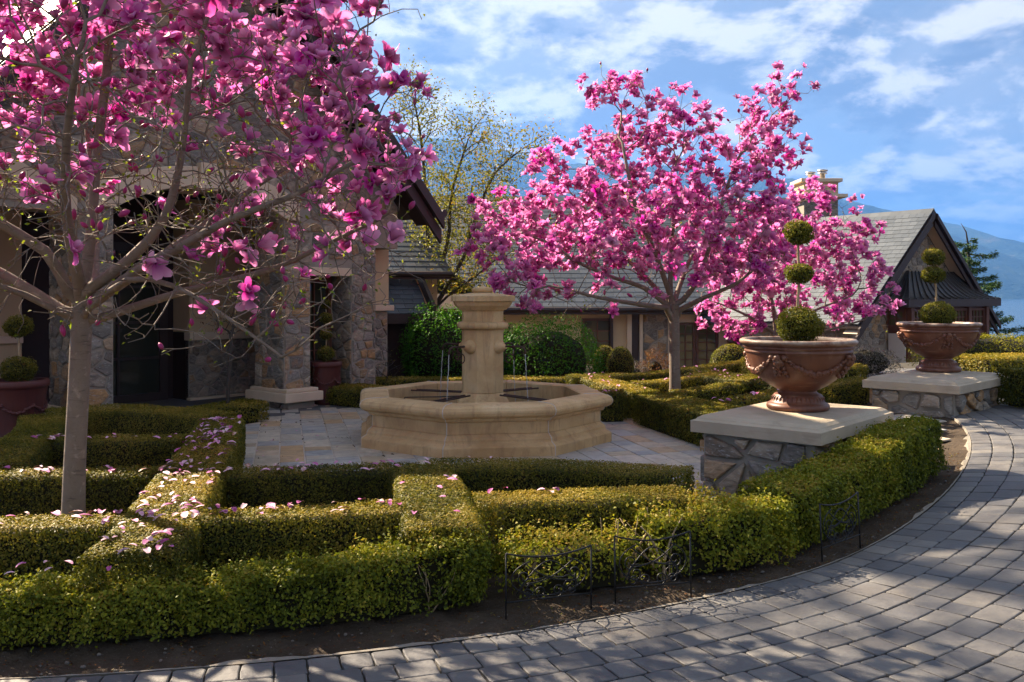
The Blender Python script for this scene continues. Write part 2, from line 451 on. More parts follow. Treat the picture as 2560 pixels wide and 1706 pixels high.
M['pebble'] = m_simple('pebble_stone', (0.15, 0.13, 0.11), 0.9, 0.2, 0.4, 25, 0.3, 90)
M['concrete'] = m_simple('rough_concrete', (0.24, 0.215, 0.18), 0.95, 0.15, 0.3, 9, 0.9, 70)
def m_terra(name, a, b, chalk=True):
    t = NT(name); p = t.pos(); oc = t.coord('Object')
    c = t.mix(t.noise(p, 4, 6, 0.6, 0.3), a, b)
    st = t.noise(t.mapping(p, (14, 14, 0.9)), 1.2, 4, 0.6)
    c = t.mix(t.rng(st, 0.5, 0.7, 0, 0.45), c, tuple(x * 0.55 for x in a))
    if chalk:
        at = t.attr('rim')
        ch = t.math('MULTIPLY', at, t.rng(t.noise(p, 9, 5, 0.65), 0.38, 0.62, 0, 0.85), True)
        c = t.mix(ch, c, (0.55, 0.44, 0.32))
        ln = t.noise(t.mapping(p, (3, 3, 30)), 1.5, 3)
        c = t.mix(t.rng(ln, 0.60, 0.72, 0, 0.35), c, (0.5, 0.36, 0.25))
        bl = t.noise(p, 6, 6, 0.7, 0.8)
        c = t.mix(t.rng(bl, 0.55, 0.75, 0, 0.38), c, (0.42, 0.29, 0.20))
    return t.done(t.bsdf(c, 0.46, 0.45, t.bump(t.noise(p, 70, 4), 0.2, 0.004)))
M['terra'] = m_terra('terracotta', (0.115, 0.041, 0.022), (0.205, 0.078, 0.040))
M['darkterra'] = m_terra('dark_red_glaze', (0.075, 0.017, 0.014), (0.115, 0.028, 0.021), False)
M['iron'] = m_simple('black_wrought_iron', (0.012, 0.012, 0.014), 0.45, 0.5, 0.3, 30, 0.2, 200, 0.3)
M['rustiron'] = m_simple('rusty_iron', (0.055, 0.028, 0.02), 0.7, 0.4, 0.4, 25, 0.3, 150, 0.2)
M['wood'] = m_simple('stained_wood', (0.115, 0.042, 0.022), 0.55, 0.4, 0.3, 5, 0.25, 90)
M['fascia'] = m_simple('dark_fascia', (0.034, 0.019, 0.016), 0.5, 0.4, 0.25, 4, 0.2, 60)
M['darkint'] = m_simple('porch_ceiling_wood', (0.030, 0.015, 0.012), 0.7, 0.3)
M['metalroof'] = m_simple('bronze_metal_roof', (0.05, 0.043, 0.040), 0.42, 0.5, 0.25, 3, 0.1, 30, 0.6)
M['steel'] = m_simple('flue_steel', (0.5, 0.5, 0.5), 0.35, 0.5, 0.1, 5, 0.05, 30, 1.0)
M['curtain'] = m_simple('pale_curtain', (0.5, 0.48, 0.45), 0.9, 0.1, 0.1, 2, 0.1, 20)
def m_slate(name, lo, hi, rough):
    t = NT(name); p = t.pos(); r = t.math('FRACT', t.math('ADD', t.attr('rnd'), t.objrand()))
    c = t.mix(r, lo, hi); n1 = t.noise(p, 5, 6, 0.65)
    c = t.mix(t.rng(n1, 0.3, 0.7, 0, 0.5), c, t.mix(1.0, c, (0.6, 0.62, 0.65), 'MULTIPLY'))
    return t.done(t.bsdf(c, rough, 0.5, t.bump(t.noise(p, 30, 4), 0.3, 0.005)))
M['slate_shaded'] = m_slate('shaded_roof_slate', (0.045, 0.054, 0.066), (0.085, 0.095, 0.108), 0.55)  # roof slate toned darker and bluer, with the roof's shade put into the colour
M['slate'] = m_slate('roof_slate', (0.05, 0.062, 0.075), (0.09, 0.104, 0.118), 0.5)
def m_glass(name, col):
    t = NT(name); return t.done(t.bsdf(col, 0.04, 0.9, t.bump(t.noise(t.pos(), 3, 2), 0.04, 0.05)))
M['glass'] = m_glass('window_glass', (0.03, 0.032, 0.022))
def m_water(name, rough=0.02):
    t = NT(name); b = t.bump(t.noise(t.pos(), 14, 3, 0.5, 0.5), 0.25, 0.02)
    return t.done(t.bsdf((0.55, 0.6, 0.55), rough, 0.5, b, **{'Transmission Weight': 0.9, 'IOR': 1.33}))
M['water'] = m_water('fountain_water')
def m_jet():
    t = NT('falling_water')
    return t.done(t.bsdf((0.9, 0.93, 0.95), 0.08, 0.6, t.bump(t.noise(t.pos(), 60, 2), 0.5, 0.01), **{'Transmission Weight': 0.55, 'IOR': 1.33}))
M['jet'] = m_jet()
def m_lake():
    t = NT('lake_water'); p = t.pos()
    b = t.bump(t.noise(t.mapping(p, (0.02, 0.05, 1)), 1.0, 6, 0.6), 0.35, 3.0)
    return t.done(t.bsdf((0.02, 0.045, 0.07), 0.18, 0.5, b, **{'IOR': 1.33}))
M['lake'] = m_lake()
def m_hill():
    t = NT('forested_hillside'); p = t.pos()
    c = t.ramp(t.noise(p, 0.006, 9, 0.68), [(0.35, (0.018, 0.032, 0.014)), (0.6, (0.04, 0.06, 0.025)), (0.75, (0.11, 0.095, 0.05))])
    return t.done(t.bsdf(c, 0.95, 0.1, t.bump(t.noise(p, 0.05, 4, 0.7), 1.0, 12.0)))
M['hill'] = m_hill()
# ------------------------------------------------------------------ pieces (stones, slabs, slates)
def piece(poly, O, U, W, N, thick, bevel=0.008, dome=0.006, sink=0.0):
    """a raised stone from a 2-D outline in the frame O,U,W with outward N"""
    O, U, W, N = map(Vector, (O, U, W, N))
    n = len(poly)
    cx = sum(p[0] for p in poly) / n; cy_ = sum(p[1] for p in poly) / n
    rad = max(1e-4, min(math.hypot(p[0] - cx, p[1] - cy_) for p in poly))
    k = max(0.35, 1 - bevel / rad)
    def P(p, h): return O + U * p[0] + W * p[1] + N * h
    V = [P(p, -sink) for p in poly] + [P(p, thick - bevel * 0.7) for p in poly]
    V += [P((cx + (p[0] - cx) * k, cy_ + (p[1] - cy_) * k), thick) for p in poly] + [P((cx, cy_), thick + dome)]
    F = []
    for i in range(n):
        j = (i + 1) % n
        F.append((i, j, n + j, n + i)); F.append((n + i, n + j, 2 * n + j, 2 * n + i)); F.append((2 * n + i, 2 * n + j, 3 * n))
    area = abs(sum(poly[i][0] * poly[(i + 1) % n][1] - poly[(i + 1) % n][0] * poly[i][1] for i in range(n))) / 2
    return V, F, area
class PieceSet:
    def __init__(s, parent, name, plural, mat): s.p, s.name, s.plural, s.mat, s.L = parent, name, plural, mat, []
    def add(s, V, F, area, rnd):
        c = V[-1]
        px, py = project(c[0], max(c[1], 0.3), c[2])
        inn = -60 < px < 2620 and -60 < py < 1766 and c[1] > 0.3
        s.L.append(((area / max(1, c[1]) ** 2) * (1 if inn else 1e-4), V, F, rnd))
    def finish(s, maxn=290):
        og = np.array(root_org(s.p))
        s.L.sort(key=lambda t: -t[0])
        for k, V, F, r in s.L[:maxn]:
            Va = np.array([tuple(v) for v in V]); c = Va.mean(axis=0)
            me = mkmesh(s.name, Va - c, F, s.mat, False, {'rnd': [r] * len(V)})
            o = link(s.name, me, s.p); o.location = c - og
        rest = s.L[maxn:]
        if rest:
            mb = MB()
            for k, V, F, r in rest: mb.add(V, F, r)
            o = mb.build(s.plural, s.mat, s.p); o['kind'] = 'stuff'
def clip_half(poly, nx, ny, c):
    """keep nx*x+ny*y<=c"""
    out = []
    for i in range(len(poly)):
        a, b = poly[i], poly[(i + 1) % len(poly)]
        da, db = nx * a[0] + ny * a[1] - c, nx * b[0] + ny * b[1] - c
        if da <= 0: out.append(a)
        if (da < 0 < db) or (db < 0 < da):
            t = da / (da - db); out.append((a[0] + (b[0] - a[0]) * t, a[1] + (b[1] - a[1]) * t))
    return out
def voronoi(x0, x1, y0, y1, size, aspect, seed):
    rr = random.Random(seed)
    sx, sy = size * math.sqrt(aspect), size / math.sqrt(aspect)
    nx, ny = max(1, round((x1 - x0) / sx)), max(1, round((y1 - y0) / sy))
    S = []
    for j in range(-1, ny + 1):
        for i in range(-1, nx + 1):
            if rr.random() < 0.16: continue
            S.append((x0 + (i + 0.5 + (0.25 if j % 2 else -0.25) + rr.uniform(-0.36, 0.36)) * (x1 - x0) / nx, y0 + (j + 0.5 + rr.uniform(-0.34, 0.34)) * (y1 - y0) / ny))
    A = np.array(S); cells = []
    for i, (x, y) in enumerate(S):
        d = ((A[:, 0] - x) / sx) ** 2 + ((A[:, 1] - y) / sy) ** 2
        poly = [(x0, y0), (x1, y0), (x1, y1), (x0, y1)]
        for k in np.argsort(d)[1:18]:
            qx, qy = A[k]
            nx_, ny_ = (qx - x) / sx ** 2, (qy - y) / sy ** 2
            c = nx_ * (qx + x) / 2 + ny_ * (qy + y) / 2
            poly = clip_half(poly, nx_, ny_, c)
            if len(poly) < 3: break
        if len(poly) >= 3: cells.append(poly)
    return cells
def shrink(poly, d):
    """offset a convex outline inwards by d"""
    q = list(poly); n = len(poly)
    ar = sum(poly[i][0] * poly[(i + 1) % n][1] - poly[(i + 1) % n][0] * poly[i][1] for i in range(n))
    sg = 1 if ar > 0 else -1
    for i in range(n):
        a, b = poly[i], poly[(i + 1) % n]
        ex, ey = b[0] - a[0], b[1] - a[1]; L = math.hypot(ex, ey)
        if L < 1e-5: continue
        nx_, ny_ = sg * ey / L, -sg * ex / L
        q = clip_half(q, nx_, ny_, nx_ * a[0] + ny_ * a[1] - d)
        if len(q) < 3: return []
    if sg < 0: q.reverse()
    # drop tiny edges
    out = [p for i, p in enumerate(q) if math.hypot(p[0] - q[i - 1][0], p[1] - q[i - 1][1]) > 0.012]
    return out if len(out) >= 3 else []
def stones(ps, O, U, N, x0, x1, y0, y1, size, seed, aspect=1.35, joint=0.022, thick=0.02, clip=None):
    rr = random.Random(seed + 99)
    for poly in voronoi(x0, x1, y0, y1, size, aspect, seed):
        if clip: 
            poly = clip(poly)
            if not poly or len(poly) < 3: continue
        poly = shrink(poly, joint * rr.uniform(0.35, 0.7))
        if not poly: continue
        jit = size * 0.03
        poly = [(a + rr.uniform(-jit, jit), b + rr.uniform(-jit, jit)) for a, b in poly]
        V, F, ar = piece(poly, O, U, (0, 0, 1), N, thick * rr.uniform(0.5, 1.3), min(0.014, size * 0.07), rr.uniform(0, 0.008), 0.02)
        if ar < size * size * 0.05: continue
        ps.add(V, F, ar, rr.random())

# slates share three meshes and are placed by matrix
def slate_mesh(w, h, seed):
    rr = random.Random(seed); t = 0.012
    V = [(-w / 2, 0, 0.010), (w / 2, 0.004 * rr.uniform(-1, 1), 0.010), (w / 2, h, 0), (-w / 2, h, 0)]
    V = V + [(a, b, c + t) for a, b, c in V]
    F = [(3, 2, 1, 0), (4, 5, 6, 7), (0, 1, 5, 4), (1, 2, 6, 5), (2, 3, 7, 6), (3, 0, 4, 7)]
    return V, F
def slates(roof, O, A, S, width, length, sw, sh, seed, clip=None, maxn=290, mat=None):
    O, A, S = Vector(O), Vector(A).normalized(), Vector(S).normalized()
    N = A.cross(S)
    if N.z < 0: flip = True; N = -N
    else: flip = False
    og = root_org(roof); rr = random.Random(seed); mat = mat or M['slate']
    items = []
    for j in range(int(length / sh)):
        x = -rr.uniform(0, sw) * 0.2 - (sw * 0.5 if j % 2 else 0)
        while x < width:
            w = sw * rr.uniform(0.8, 1.2)
            cx = x + w / 2
            a0, a1 = max(0.0, x + 0.003), min(width, x + w - 0.003)
            if a1 - a0 > 0.03 and (clip is None or clip((a0 + a1) / 2, j * sh)):
                c = O + A * ((a0 + a1) / 2) + S * (j * sh) + N * 0.004
                px, py = project(c.x, max(c.y, .3), c.z)
                items.append((((a1 - a0) / c.y) * (1 if -40 < px < 2600 and -40 < py < 1740 else 1e-4), c, a1 - a0))
            x += w
    items.sort(key=lambda t: -t[0])
    me = None
    base = Matrix((A, S, N)).transposed() if not flip else Matrix((-A, S, N)).transposed()
    V0, F0 = slate_mesh(1.0, sh * 1.35, seed)
    me = mkmesh('slate', V0, F0, mat, False, {'rnd': [0.0] * 8})
    for k, c, w in items[:maxn]:
        o = link('slate', me, roof)
        mt = base.to_4x4(); mt.translation = c - og
        o.matrix_local = mt @ Matrix.Rotation(rr.uniform(-0.008, 0.008), 4, 'Z') @ Matrix.Diagonal((w, 1, 1, 1))
    if items[maxn:]:
        mb = MB()
        for k, c, w in items[maxn:]:
            mb.add([c + base @ Vector((v[0] * w, v[1], v[2])) for v in V0], F0, rr.random())
        o = mb.build('slates', mat, roof); o['kind'] = 'stuff'

def window(parent, O, U, N, w, h, cols, rows, fw=0.06, mw=0.02, wood=None, glass=None, name='window'):
    """O = lower-left corner on the wall plane; frame proud, panes recessed"""
    O, U, N = Vector(O), Vector(U), Vector(N); Z = Vector((0, 0, 1)); wood = wood or M['wood']; glass = glass or M['glass']
    mb = MB()
    mb.obox(O, U * w, Z * fw, N * 0.06); mb.obox(O + Z * (h - fw), U * w, Z * fw, N * 0.06)
    mb.obox(O + Z * fw, U * fw, Z * (h - 2 * fw), N * 0.058); mb.obox(O + U * (w - fw) + Z * fw, U * fw, Z * (h - 2 * fw), N * 0.058)
    fr = mb.build(name, wood, parent)
    iw, ih = w - 2 * fw, h - 2 * fw
    for i in range(1, cols):
        mb = MB(); mb.obox(O + U * (fw + iw * i / cols - mw / 2) + Z * fw + N * 0.012, U * mw, Z * ih, N * 0.03); mb.build('muntin', wood, fr)
    for j in range(1, rows):
        mb = MB(); mb.obox(O + U * fw + Z * (fw + ih * j / rows - mw / 2) + N * 0.014, U * iw, Z * mw, N * 0.024); mb.build('muntin', wood, fr)
    for i in range(cols):
        for j in range(rows):
            mb = MB(); q = O + U * (fw + iw * i / cols) + Z * (fw + ih * j / rows) + N * (0.008 + 0.001 * random.random())
            a = N * random.uniform(-0.002, 0.002)
            mb.add([q, q + U * (iw / cols), q + U * (iw / cols) + Z * (ih / rows) + a, q + Z * (ih / rows) + a], [(0, 1, 2, 3)])
            mb.build('pane', glass, fr)
    return fr

# ------------------------------------------------------------------ terrain, driveway, terrace
EDGE = np.array([(-2.14, 3.80), (-1.065, 3.93), (0.037, 4.24), (0.826, 4.67), (1.89, 5.50), (2.78, 6.22), (3.59, 7.13)])
_A = np.c_[2 * EDGE, np.ones(len(EDGE))]; _b = (EDGE ** 2).sum(axis=1)
_s = np.linalg.lstsq(_A, _b, rcond=None)[0]
ARC_C = np.array([_s[0], _s[1]]); ARC_R = math.sqrt(_s[2] + _s[0] ** 2 + _s[1] ** 2)
print('arc', ARC_C, ARC_R)

def sstep(t): 
    t = np.clip(t, 0, 1); return t * t * (3 - 2 * t)
def terrain_z(x, y):
    z = gz(x, y) - 0.07
    z = z - (1.35 + gz(x, y)) * sstep((y - 15.8) / 3.5)
    z = z - 22.0 * sstep((y - 30) / 130.0)
    return z
xs = np.concatenate([[-3000, -1000, -400, -150, -70, -40, -25, -18], np.linspace(-14, 18, 81), [22, 30, 45, 80, 160, 400, 1000, 3000]])
ys = np.concatenate([[-400, -100, -30, -10, -4], np.linspace(0, 32, 81), [36, 40, 46, 54, 64, 76, 90, 110, 135, 165, 220, 400]])
GX, GY = np.meshgrid(xs, ys)
GV = np.c_[GX.ravel(), GY.ravel(), terrain_z(GX, GY).ravel()]
nx_ = len(xs)
GF = np.array([(j * nx_ + i, j * nx_ + i + 1, (j + 1) * nx_ + i + 1, (j + 1) * nx_ + i) for j in range(len(ys) - 1) for i in range(nx_ - 1)])
struct('ground', GV, GF, M['soil'], True)

def polar_sheet(name, r0, r1, nr, a0, a1, na, mat, dz, bump=0.0):
    V = []
    rr = np.random.default_rng(3)
    for i in range(nr + 1):
        for k in range(na + 1):
            r = r0 + (r1 - r0) * i / nr; a = a0 + (a1 - a0) * k / na
            x, y = ARC_C[0] + r * math.cos(a), ARC_C[1] + r * math.sin(a)
            V.append((x, y, g1(x, y) + dz + bump * rr.normal() * (0 if i in (nr,) else 1)))
    F = [(i * (na + 1) + k, (i + 1) * (na + 1) + k, (i + 1) * (na + 1) + k + 1, i * (na + 1) + k + 1) for i in range(nr) for k in range(na)]
    return struct(name, V, F, mat, True)
polar_sheet('planting_bed', 0.02, ARC_R - 0.01, 110, -math.pi, 0.35, 420, M['soil'], -0.020, 0.010)
drv = polar_sheet('driveway', ARC_R - 0.012, ARC_R + 9, 40, -math.pi * 0.95, 0.5, 160, M['sand'], -0.014)
# ragged concrete haunching along the paver edge
mb = MB(); rr = random.Random(5); na = 330
for k in range(na):
    a = -math.pi * 0.80 + (math.pi * 0.80 - 0.25) * k / na; da = (math.pi * 0.80 - 0.25) / na
    pts = []
    for aa in (a, a + da):
        q = random.Random(int(aa * 4000 + 9))
        w = 0.012 + 0.05 * q.random() ** 2 if math.sin(aa * 9) + math.sin(aa * 23) > 0.3 else 0.006
        for r, z in ((ARC_R - 0.01 - w, -0.022), (ARC_R - 0.01 - w * 0.6, 0.006 * q.random()), (ARC_R - 0.004, 0.002)):
            x, y = ARC_C[0] + r * math.cos(aa), ARC_C[1] + r * math.sin(aa); pts.append((x, y, g1(x, y) + z))
    mb.add(pts, [(0, 1, 4, 3), (1, 2, 5, 4)])
o = mb.build('kerb_edging', M['concrete']); o['kind'] = 'structure'

# pavers in curved courses
def paver_outline(w, d, rr):
    b = 0.010; P = []
    base = [(-w / 2 + b, -d / 2), (0, -d / 2), (w / 2 - b, -d / 2), (w / 2, -d / 2 + b), (w / 2, 0), (w / 2, d / 2 - b), (w / 2 - b, d / 2), (0, d / 2), (-w / 2 + b, d / 2), (-w / 2, d / 2 - b), (-w / 2, 0), (-w / 2, -d / 2 + b)]
    return [(x + rr.uniform(-.003, .003), y + rr.uniform(-.003, .003)) for x, y in base]
ROW = 0.160
PV = {}
rr = random.Random(11)
for L in (0.14, 0.18, 0.225):
    for v in range(5):
        V, F, ar = piece(paver_outline(L - 0.008, ROW - 0.006, rr), (0, 0, -0.05), (1, 0, 0), (0, 1, 0), (0, 0, 1), 0.05, 0.0045, 0.0012, 0.0)
        PV[(L, v)] = (np.array([tuple(q) for q in V]), F, mkmesh('paver', [tuple(q) for q in V], F, M['paver'], False, {'rnd': [0.0] * len(V)}))
plist = []
for i in range(44):
    r = ARC_R - 0.003 + ROW * (i + 0.5)
    a = -math.pi * 0.9 + rr.uniform(0, 0.02)
    while a < 0.4:
        L = 0.14 if i == 0 else rr.choice((0.14, 0.18, 0.18, 0.225))
        am = a + L / 2 / r
        x, y = ARC_C[0] + r * math.cos(am), ARC_C[1] + r * math.sin(am)
        if y > 1.0:
            px, py = project(x, y, g1(x, y))
            if -500 < px < 3050 and py < 2050:
                plist.append((L / y, x, y, am, L, rr.randrange(5), -20 < px < 2580 and py < 1730))
        a += L / r
plist.sort(key=lambda t: (-t[0] if t[6] else 1))
mb = MB()
for k, (q, x, y, am, L, v, inn) in enumerate(plist):
    Va, F, me = PV[(L, v)]
    tilt = (rr.uniform(-.008, .008), rr.uniform(-.008, .008))
    mt = Matrix.Translation((x, y, g1(x, y) + rr.uniform(-.0015, .0015))) @ Matrix.Rotation(-math.atan((g1(x + .05, y) - g1(x - .05, y)) / .1), 4, 'Y') @ Matrix.Rotation(am - math.pi / 2 + rr.uniform(-.01, .01), 4, 'Z') @ Matrix.Rotation(tilt[0], 4, 'X') @ Matrix.Rotation(tilt[1], 4, 'Y')
    if k < 295:
        o = link('paver', me, drv); o.matrix_local = mt
    else:
        m3 = np.array(mt)
        W = Va @ m3[:3, :3].T + m3[:3, 3]
        mb.add(W.tolist(), F, rr.random())
o = mb.build('pavers', M['paver'], drv); o['kind'] = 'stuff'
print('pavers', len(plist))

# flagstone terrace, grid turned 14 degrees
FC = Vector((-0.33, 10.2, 0))
E1 = Vector((math.cos(R(14)), math.sin(R(14)), 0)); E2 = Vector((-math.sin(R(14)), math.cos(R(14)), 0))
def AB(a, b, z=None):
    p = FC + E1 * a + E2 * b
    return Vector((p.x, p.y, g1(p.x, p.y) if z is None else z))
mbt = MB(); cells = []
rr = random.Random(21)
a = -3.2
while a < 5.6:
    w = rr.choice((0.24, 0.28, 0.33)); b = -4.0 + rr.uniform(-.3, 0)
    while b < 4.0:
        h = rr.choice((0.22, 0.3, 0.36, 0.45))
        ca, cb = a + w / 2, b + h / 2; p = AB(ca, cb)
        inside = (-2.75 < ca < 2.15 and -3.45 < cb < 2.7) or (2.1 <= ca < 5.6 and -3.4 < cb < -1.2) or (-2.75 < ca < -0.8 and cb < 3.6)
        if inside and math.hypot(p.x - ARC_C[0], p.y - ARC_C[1]) < ARC_R - 0.3 and math.hypot(ca, cb) > 1.0:
            cells.append((a, b, w, h))
        b += h
    a += w
for a, b, w, h in cells:
    q = [AB(a, b), AB(a + w, b), AB(a + w, b + h), AB(a, b + h)]
    mbt.add([v + Vector((0, 0, -0.006)) for v in q], [(0, 1, 2, 3)])
ter = mbt.build('terrace', M['seam']); ter['kind'] = 'structure'; ORG[ter.name] = Vector((0, 0, 0))
ps = PieceSet(ter, 'flagstone', 'flagstones', M['flag'])
for a, b, w, h in cells:
    j = 0.006; pts = [(a + j, b + j), (a + w / 2, b + j), (a + w - j, b + j), (a + w - j, b + h - j), (a + w / 2, b + h - j), (a + j, b + h - j)]
    pts = [(x + rr.uniform(-.003, .003), y + rr.uniform(-.003, .003)) for x, y in pts]
    c = AB(a + w / 2, b + h / 2)
    V, F, ar = piece(pts, FC + Vector((0, 0, -0.012)), E1, E2, (0, 0, 1), 0.014 + rr.uniform(0, .003), 0.006, 0.001)
    V = [Vector((v.x, v.y, v.z + g1(v.x, v.y))) for v in V]
    ps.add(V, F, ar, rr.random())
ps.finish(295)

# lake and hills, with the air between
LK = -12.0
V = [(-9000, 60, LK), (9000, 60, LK), (9000, 2800, LK), (-9000, 2800, LK)]
struct('lake', V, [(0, 1, 2, 3)], M['lake'])
def fbm1(x, seed, o=5, f=1.0):
    rr_ = np.random.default_rng(seed); s = np.zeros_like(x)
    for k in range(o):
        s += np.sin(x * f * 2 ** k * 1.13 + rr_.uniform(0, 6.28)) * rr_.uniform(.6, 1) / 2 ** k
    return s
def hill(name, prof, dist, shore, seed, back=1500):
    prof = np.array(prof, float)
    px = np.linspace(-1600, 4400, 420)
    py = np.interp(px, prof[:, 0], prof[:, 1])
    top = CAMZ + (HY - py) / FPX * dist
    top = top + fbm1(px / 130.0, seed, 6) * dist * 0.0012 + np.abs(RNG.normal(0, 1, len(px))) * dist * 0.0007
    X = (px - 1280) / FPX * dist
    rows = []
    T = [0, 0.08, 0.2, 0.35, 0.5, 0.65, 0.8, 0.92, 1.0]
    for t in T:
        y = shore + (dist - shore) * t
        z = LK - 2 + (top - LK + 2) * (t ** 0.9) * (1 if t in (0, 1.0) else 1) + (fbm1(px / 60.0 + t * 7, seed + 3, 5) * 0.03 * (top - LK) if 0 < t < 1 else 0)
        rows.append(np.c_[X * (y / dist) ** 0.0, np.full_like(X, y), z])
    rows.append(np.c_[X, np.full_like(X, dist + back), np.full_like(X, LK - 2)])
    V = np.concatenate(rows); n = len(px)
    F = np.array([(j * n + i, j * n + i + 1, (j + 1) * n + i + 1, (j + 1) * n + i) for j in range(len(rows) - 1) for i in range(n - 1)])
    struct(name, V, F, M['hill'], True)
hill('hill', [(-1600, 380), (300, 330), (900, 340), (1100, 350), (1166, 355), (1268, 380), (1406, 411), (1559, 406), (1763, 430), (1998, 452), (2095, 493), (2238, 529), (2400, 600), (2600, 690), (2750, 752), (4400, 760)], 3000, 2300, 5)
hill('hill', [(-1600, 700), (1700, 700), (2100, 600), (2335, 546), (2402, 567), (2444, 590), (2520, 625), (2640, 665), (2900, 735), (3100, 752), (4400, 756)], 3700, 2500, 15)
hill('hill', [(-1600, 650), (1800, 640), (2300, 592), (2486, 601), (2560, 612), (2800, 640), (3400, 600), (4400, 640)], 5200, 2700, 25)

hz = MB(); hz.box((0, 2900, 300), (11000, 8600, 626)); hz_o = hz.build('haze', None); hz_o['kind'] = 'stuff'; hz_o['label'] = 'thin blue haze hanging over the lake and far hills'; hz_o['category'] = 'haze'
mh, nth, outh = newmat('haze_air')
pv = nth.nodes.new('ShaderNodeVolumePrincipled')
pv.inputs['Color'].default_value = (0.10, 0.30, 0.82, 1); pv.inputs['Density'].default_value = 2.4e-4; pv.inputs['Anisotropy'].default_value = 0.25
nth.links.new(pv.outputs[0], outh.inputs['Volume'])
hz_o.data.materials.clear(); hz_o.data.materials.append(mh)
# ------------------------------------------------------------------ left house with the arched porch
UPZ = Vector((0, 0, 1))
HV = Vector((0.653, 0.757, 0)).normalized(); HN = Vector((0.757, -0.653, 0)).normalized(); HC = Vector((-3.94, 11.69, 0))
def HP(s, z, d=0.0): return HC + HV * s + HN * d + UPZ * z
house = thing('stone_house', 'large stone house with steep dark gable and arched porch behind the near magnolia', 'house', (HC.x, HC.y, 0))
HS, APEX, EAVE, ZB = 3.3, 6.75, 2.88, -0.12
def roofz(s): return APEX - 0.30 - (APEX - EAVE) / 3.65 * abs(s)
def archz(s, top=2.96, spring=2.62, half=1.2):
    rise = top - spring; rad = (half * half + rise * rise) / (2 * rise)
    return top - rad + math.sqrt(max(0, rad * rad - s * s))
# wall backing (mortar) of the facade: above the arch, columns, recessed bays
mb = MB()
N = 24
for i in range(N):
    s0, s1 = -1.2 + 2.4 * i / N, -1.2 + 2.4 * (i + 1) / N
    mb.add([HP(s0, archz(s0)), HP(s1, archz(s1)), HP(s1, roofz(s1)), HP(s0, roofz(s0)), HP(s0, archz(s0), -.6), HP(s1, archz(s1), -.6), HP(s1, roofz(s1), -.6), HP(s0, roofz(s0), -.6)],
           [(0, 1, 2, 3), (7, 6, 5, 4), (4, 5, 1, 0)])
for s0, s1 in ((1.2, 1.64), (-1.64, -1.2)):
    mb.add([HP(s0, ZB), HP(s1, ZB), HP(s1, roofz(s1)), HP(s0, roofz(s0)), HP(s0, ZB, -.69), HP(s1, ZB, -.69), HP(s1, roofz(s1), -.69), HP(s0, roofz(s0), -.69)], [(0, 1, 2, 3), (4, 0, 3, 7), (1, 5, 6, 2), (7, 6, 5, 4)])
for s0, s1, zb, d in ((1.64, 2.39, 1.98, -0.002), (2.85, 3.3, 2.3, -0.002), (-3.3, -1.64, 2.55, -0.002)):
    mb.add([HP(s0, zb, d), HP(s1, zb, d), HP(s1, roofz(s1), d), HP(s0, roofz(s0), d), HP(s0, zb, -.5), HP(s1, zb, -.5)], [(0, 1, 2, 3), (4, 5, 1, 0)])
mb.add([HP(2.39, ZB), HP(2.85, ZB), HP(2.85, roofz(2.85)), HP(2.39, roofz(2.39)), HP(2.39, ZB, -.52), HP(2.85, ZB, -.52), HP(2.85, roofz(2.85), -.52), HP(2.39, roofz(2.39), -.52)], [(0, 1, 2, 3), (4, 0, 3, 7), (1, 5, 6, 2)])
wall = mb.build('wall', M['mortar'], house)
ps = PieceSet(wall, 'stone', 'stones', M['stone'])
def arch_clip(poly):
    cx = sum(p[0] for p in poly) / len(poly); cz = sum(p[1] for p in poly) / len(poly)
    half, top, spring = 1.45, 3.19, 2.70
    rise = top - spring; rad = (half ** 2 + rise ** 2) / (2 * rise); c0 = top - rad
    d = math.hypot(cx, cz - c0)
    if abs(cx) < 1.55 and d < rad + 0.02 and cz < 3.3: return None
    if abs(cx) < 1.9 and cz > 2.5:
        nx_, ny_ = cx / d, (cz - c0) / d
        poly = clip_half(poly, -nx_, -ny_, -(ny_ * c0 + rad))
    for sg in (1, -1):                    # roof line
        k = (APEX - EAVE) / 3.65
        poly = clip_half(poly, sg * k, 1, APEX - 0.34) if len(poly) >= 3 else poly
    return poly
stones(ps, HP(0, 0), HV, HN, -3.3, 3.3, 2.62, 6.4, 0.24, 31, 1.5, 0.022, 0.022, arch_clip)
stones(ps, HP(0, 0), HV, HN, 1.2, 1.64, ZB + .1, 2.62, 0.165, 32, 1.2, 0.022, 0.02)
stones(ps, HP(0, 0), HV, HN, -1.64, -1.2, ZB, 2.62, 0.165, 33, 1.2, 0.022, 0.02)
stones(ps, HP(1.2, 0, 0), -HN, -HV, 0.0, 0.69, ZB + .1, 2.62, 0.165, 34, 1.2, 0.022, 0.02)
stones(ps, HP(0, 0), HV, HN, 2.39, 2.85, ZB, 2.62, 0.16, 35, 1.2, 0.022, 0.02)
stones(ps, HP(2.39, 0, 0), -HN, -HV, 0.0, 0.52, ZB, 2.62, 0.16, 36, 1.2, 0.022, 0.02)
stones(ps, HP(0, 0, -.002), HV, HN, 1.64, 2.39, 2.1, 2.62, 0.2, 37, 1.2, 0.022, 0.02)
stones(ps, HP(-1.64, 0, -.69), HN, -HV, 0.0, 0.69, ZB, 2.62, 0.165, 38, 1.2, 0.022, 0.02)
ps.finish(290)
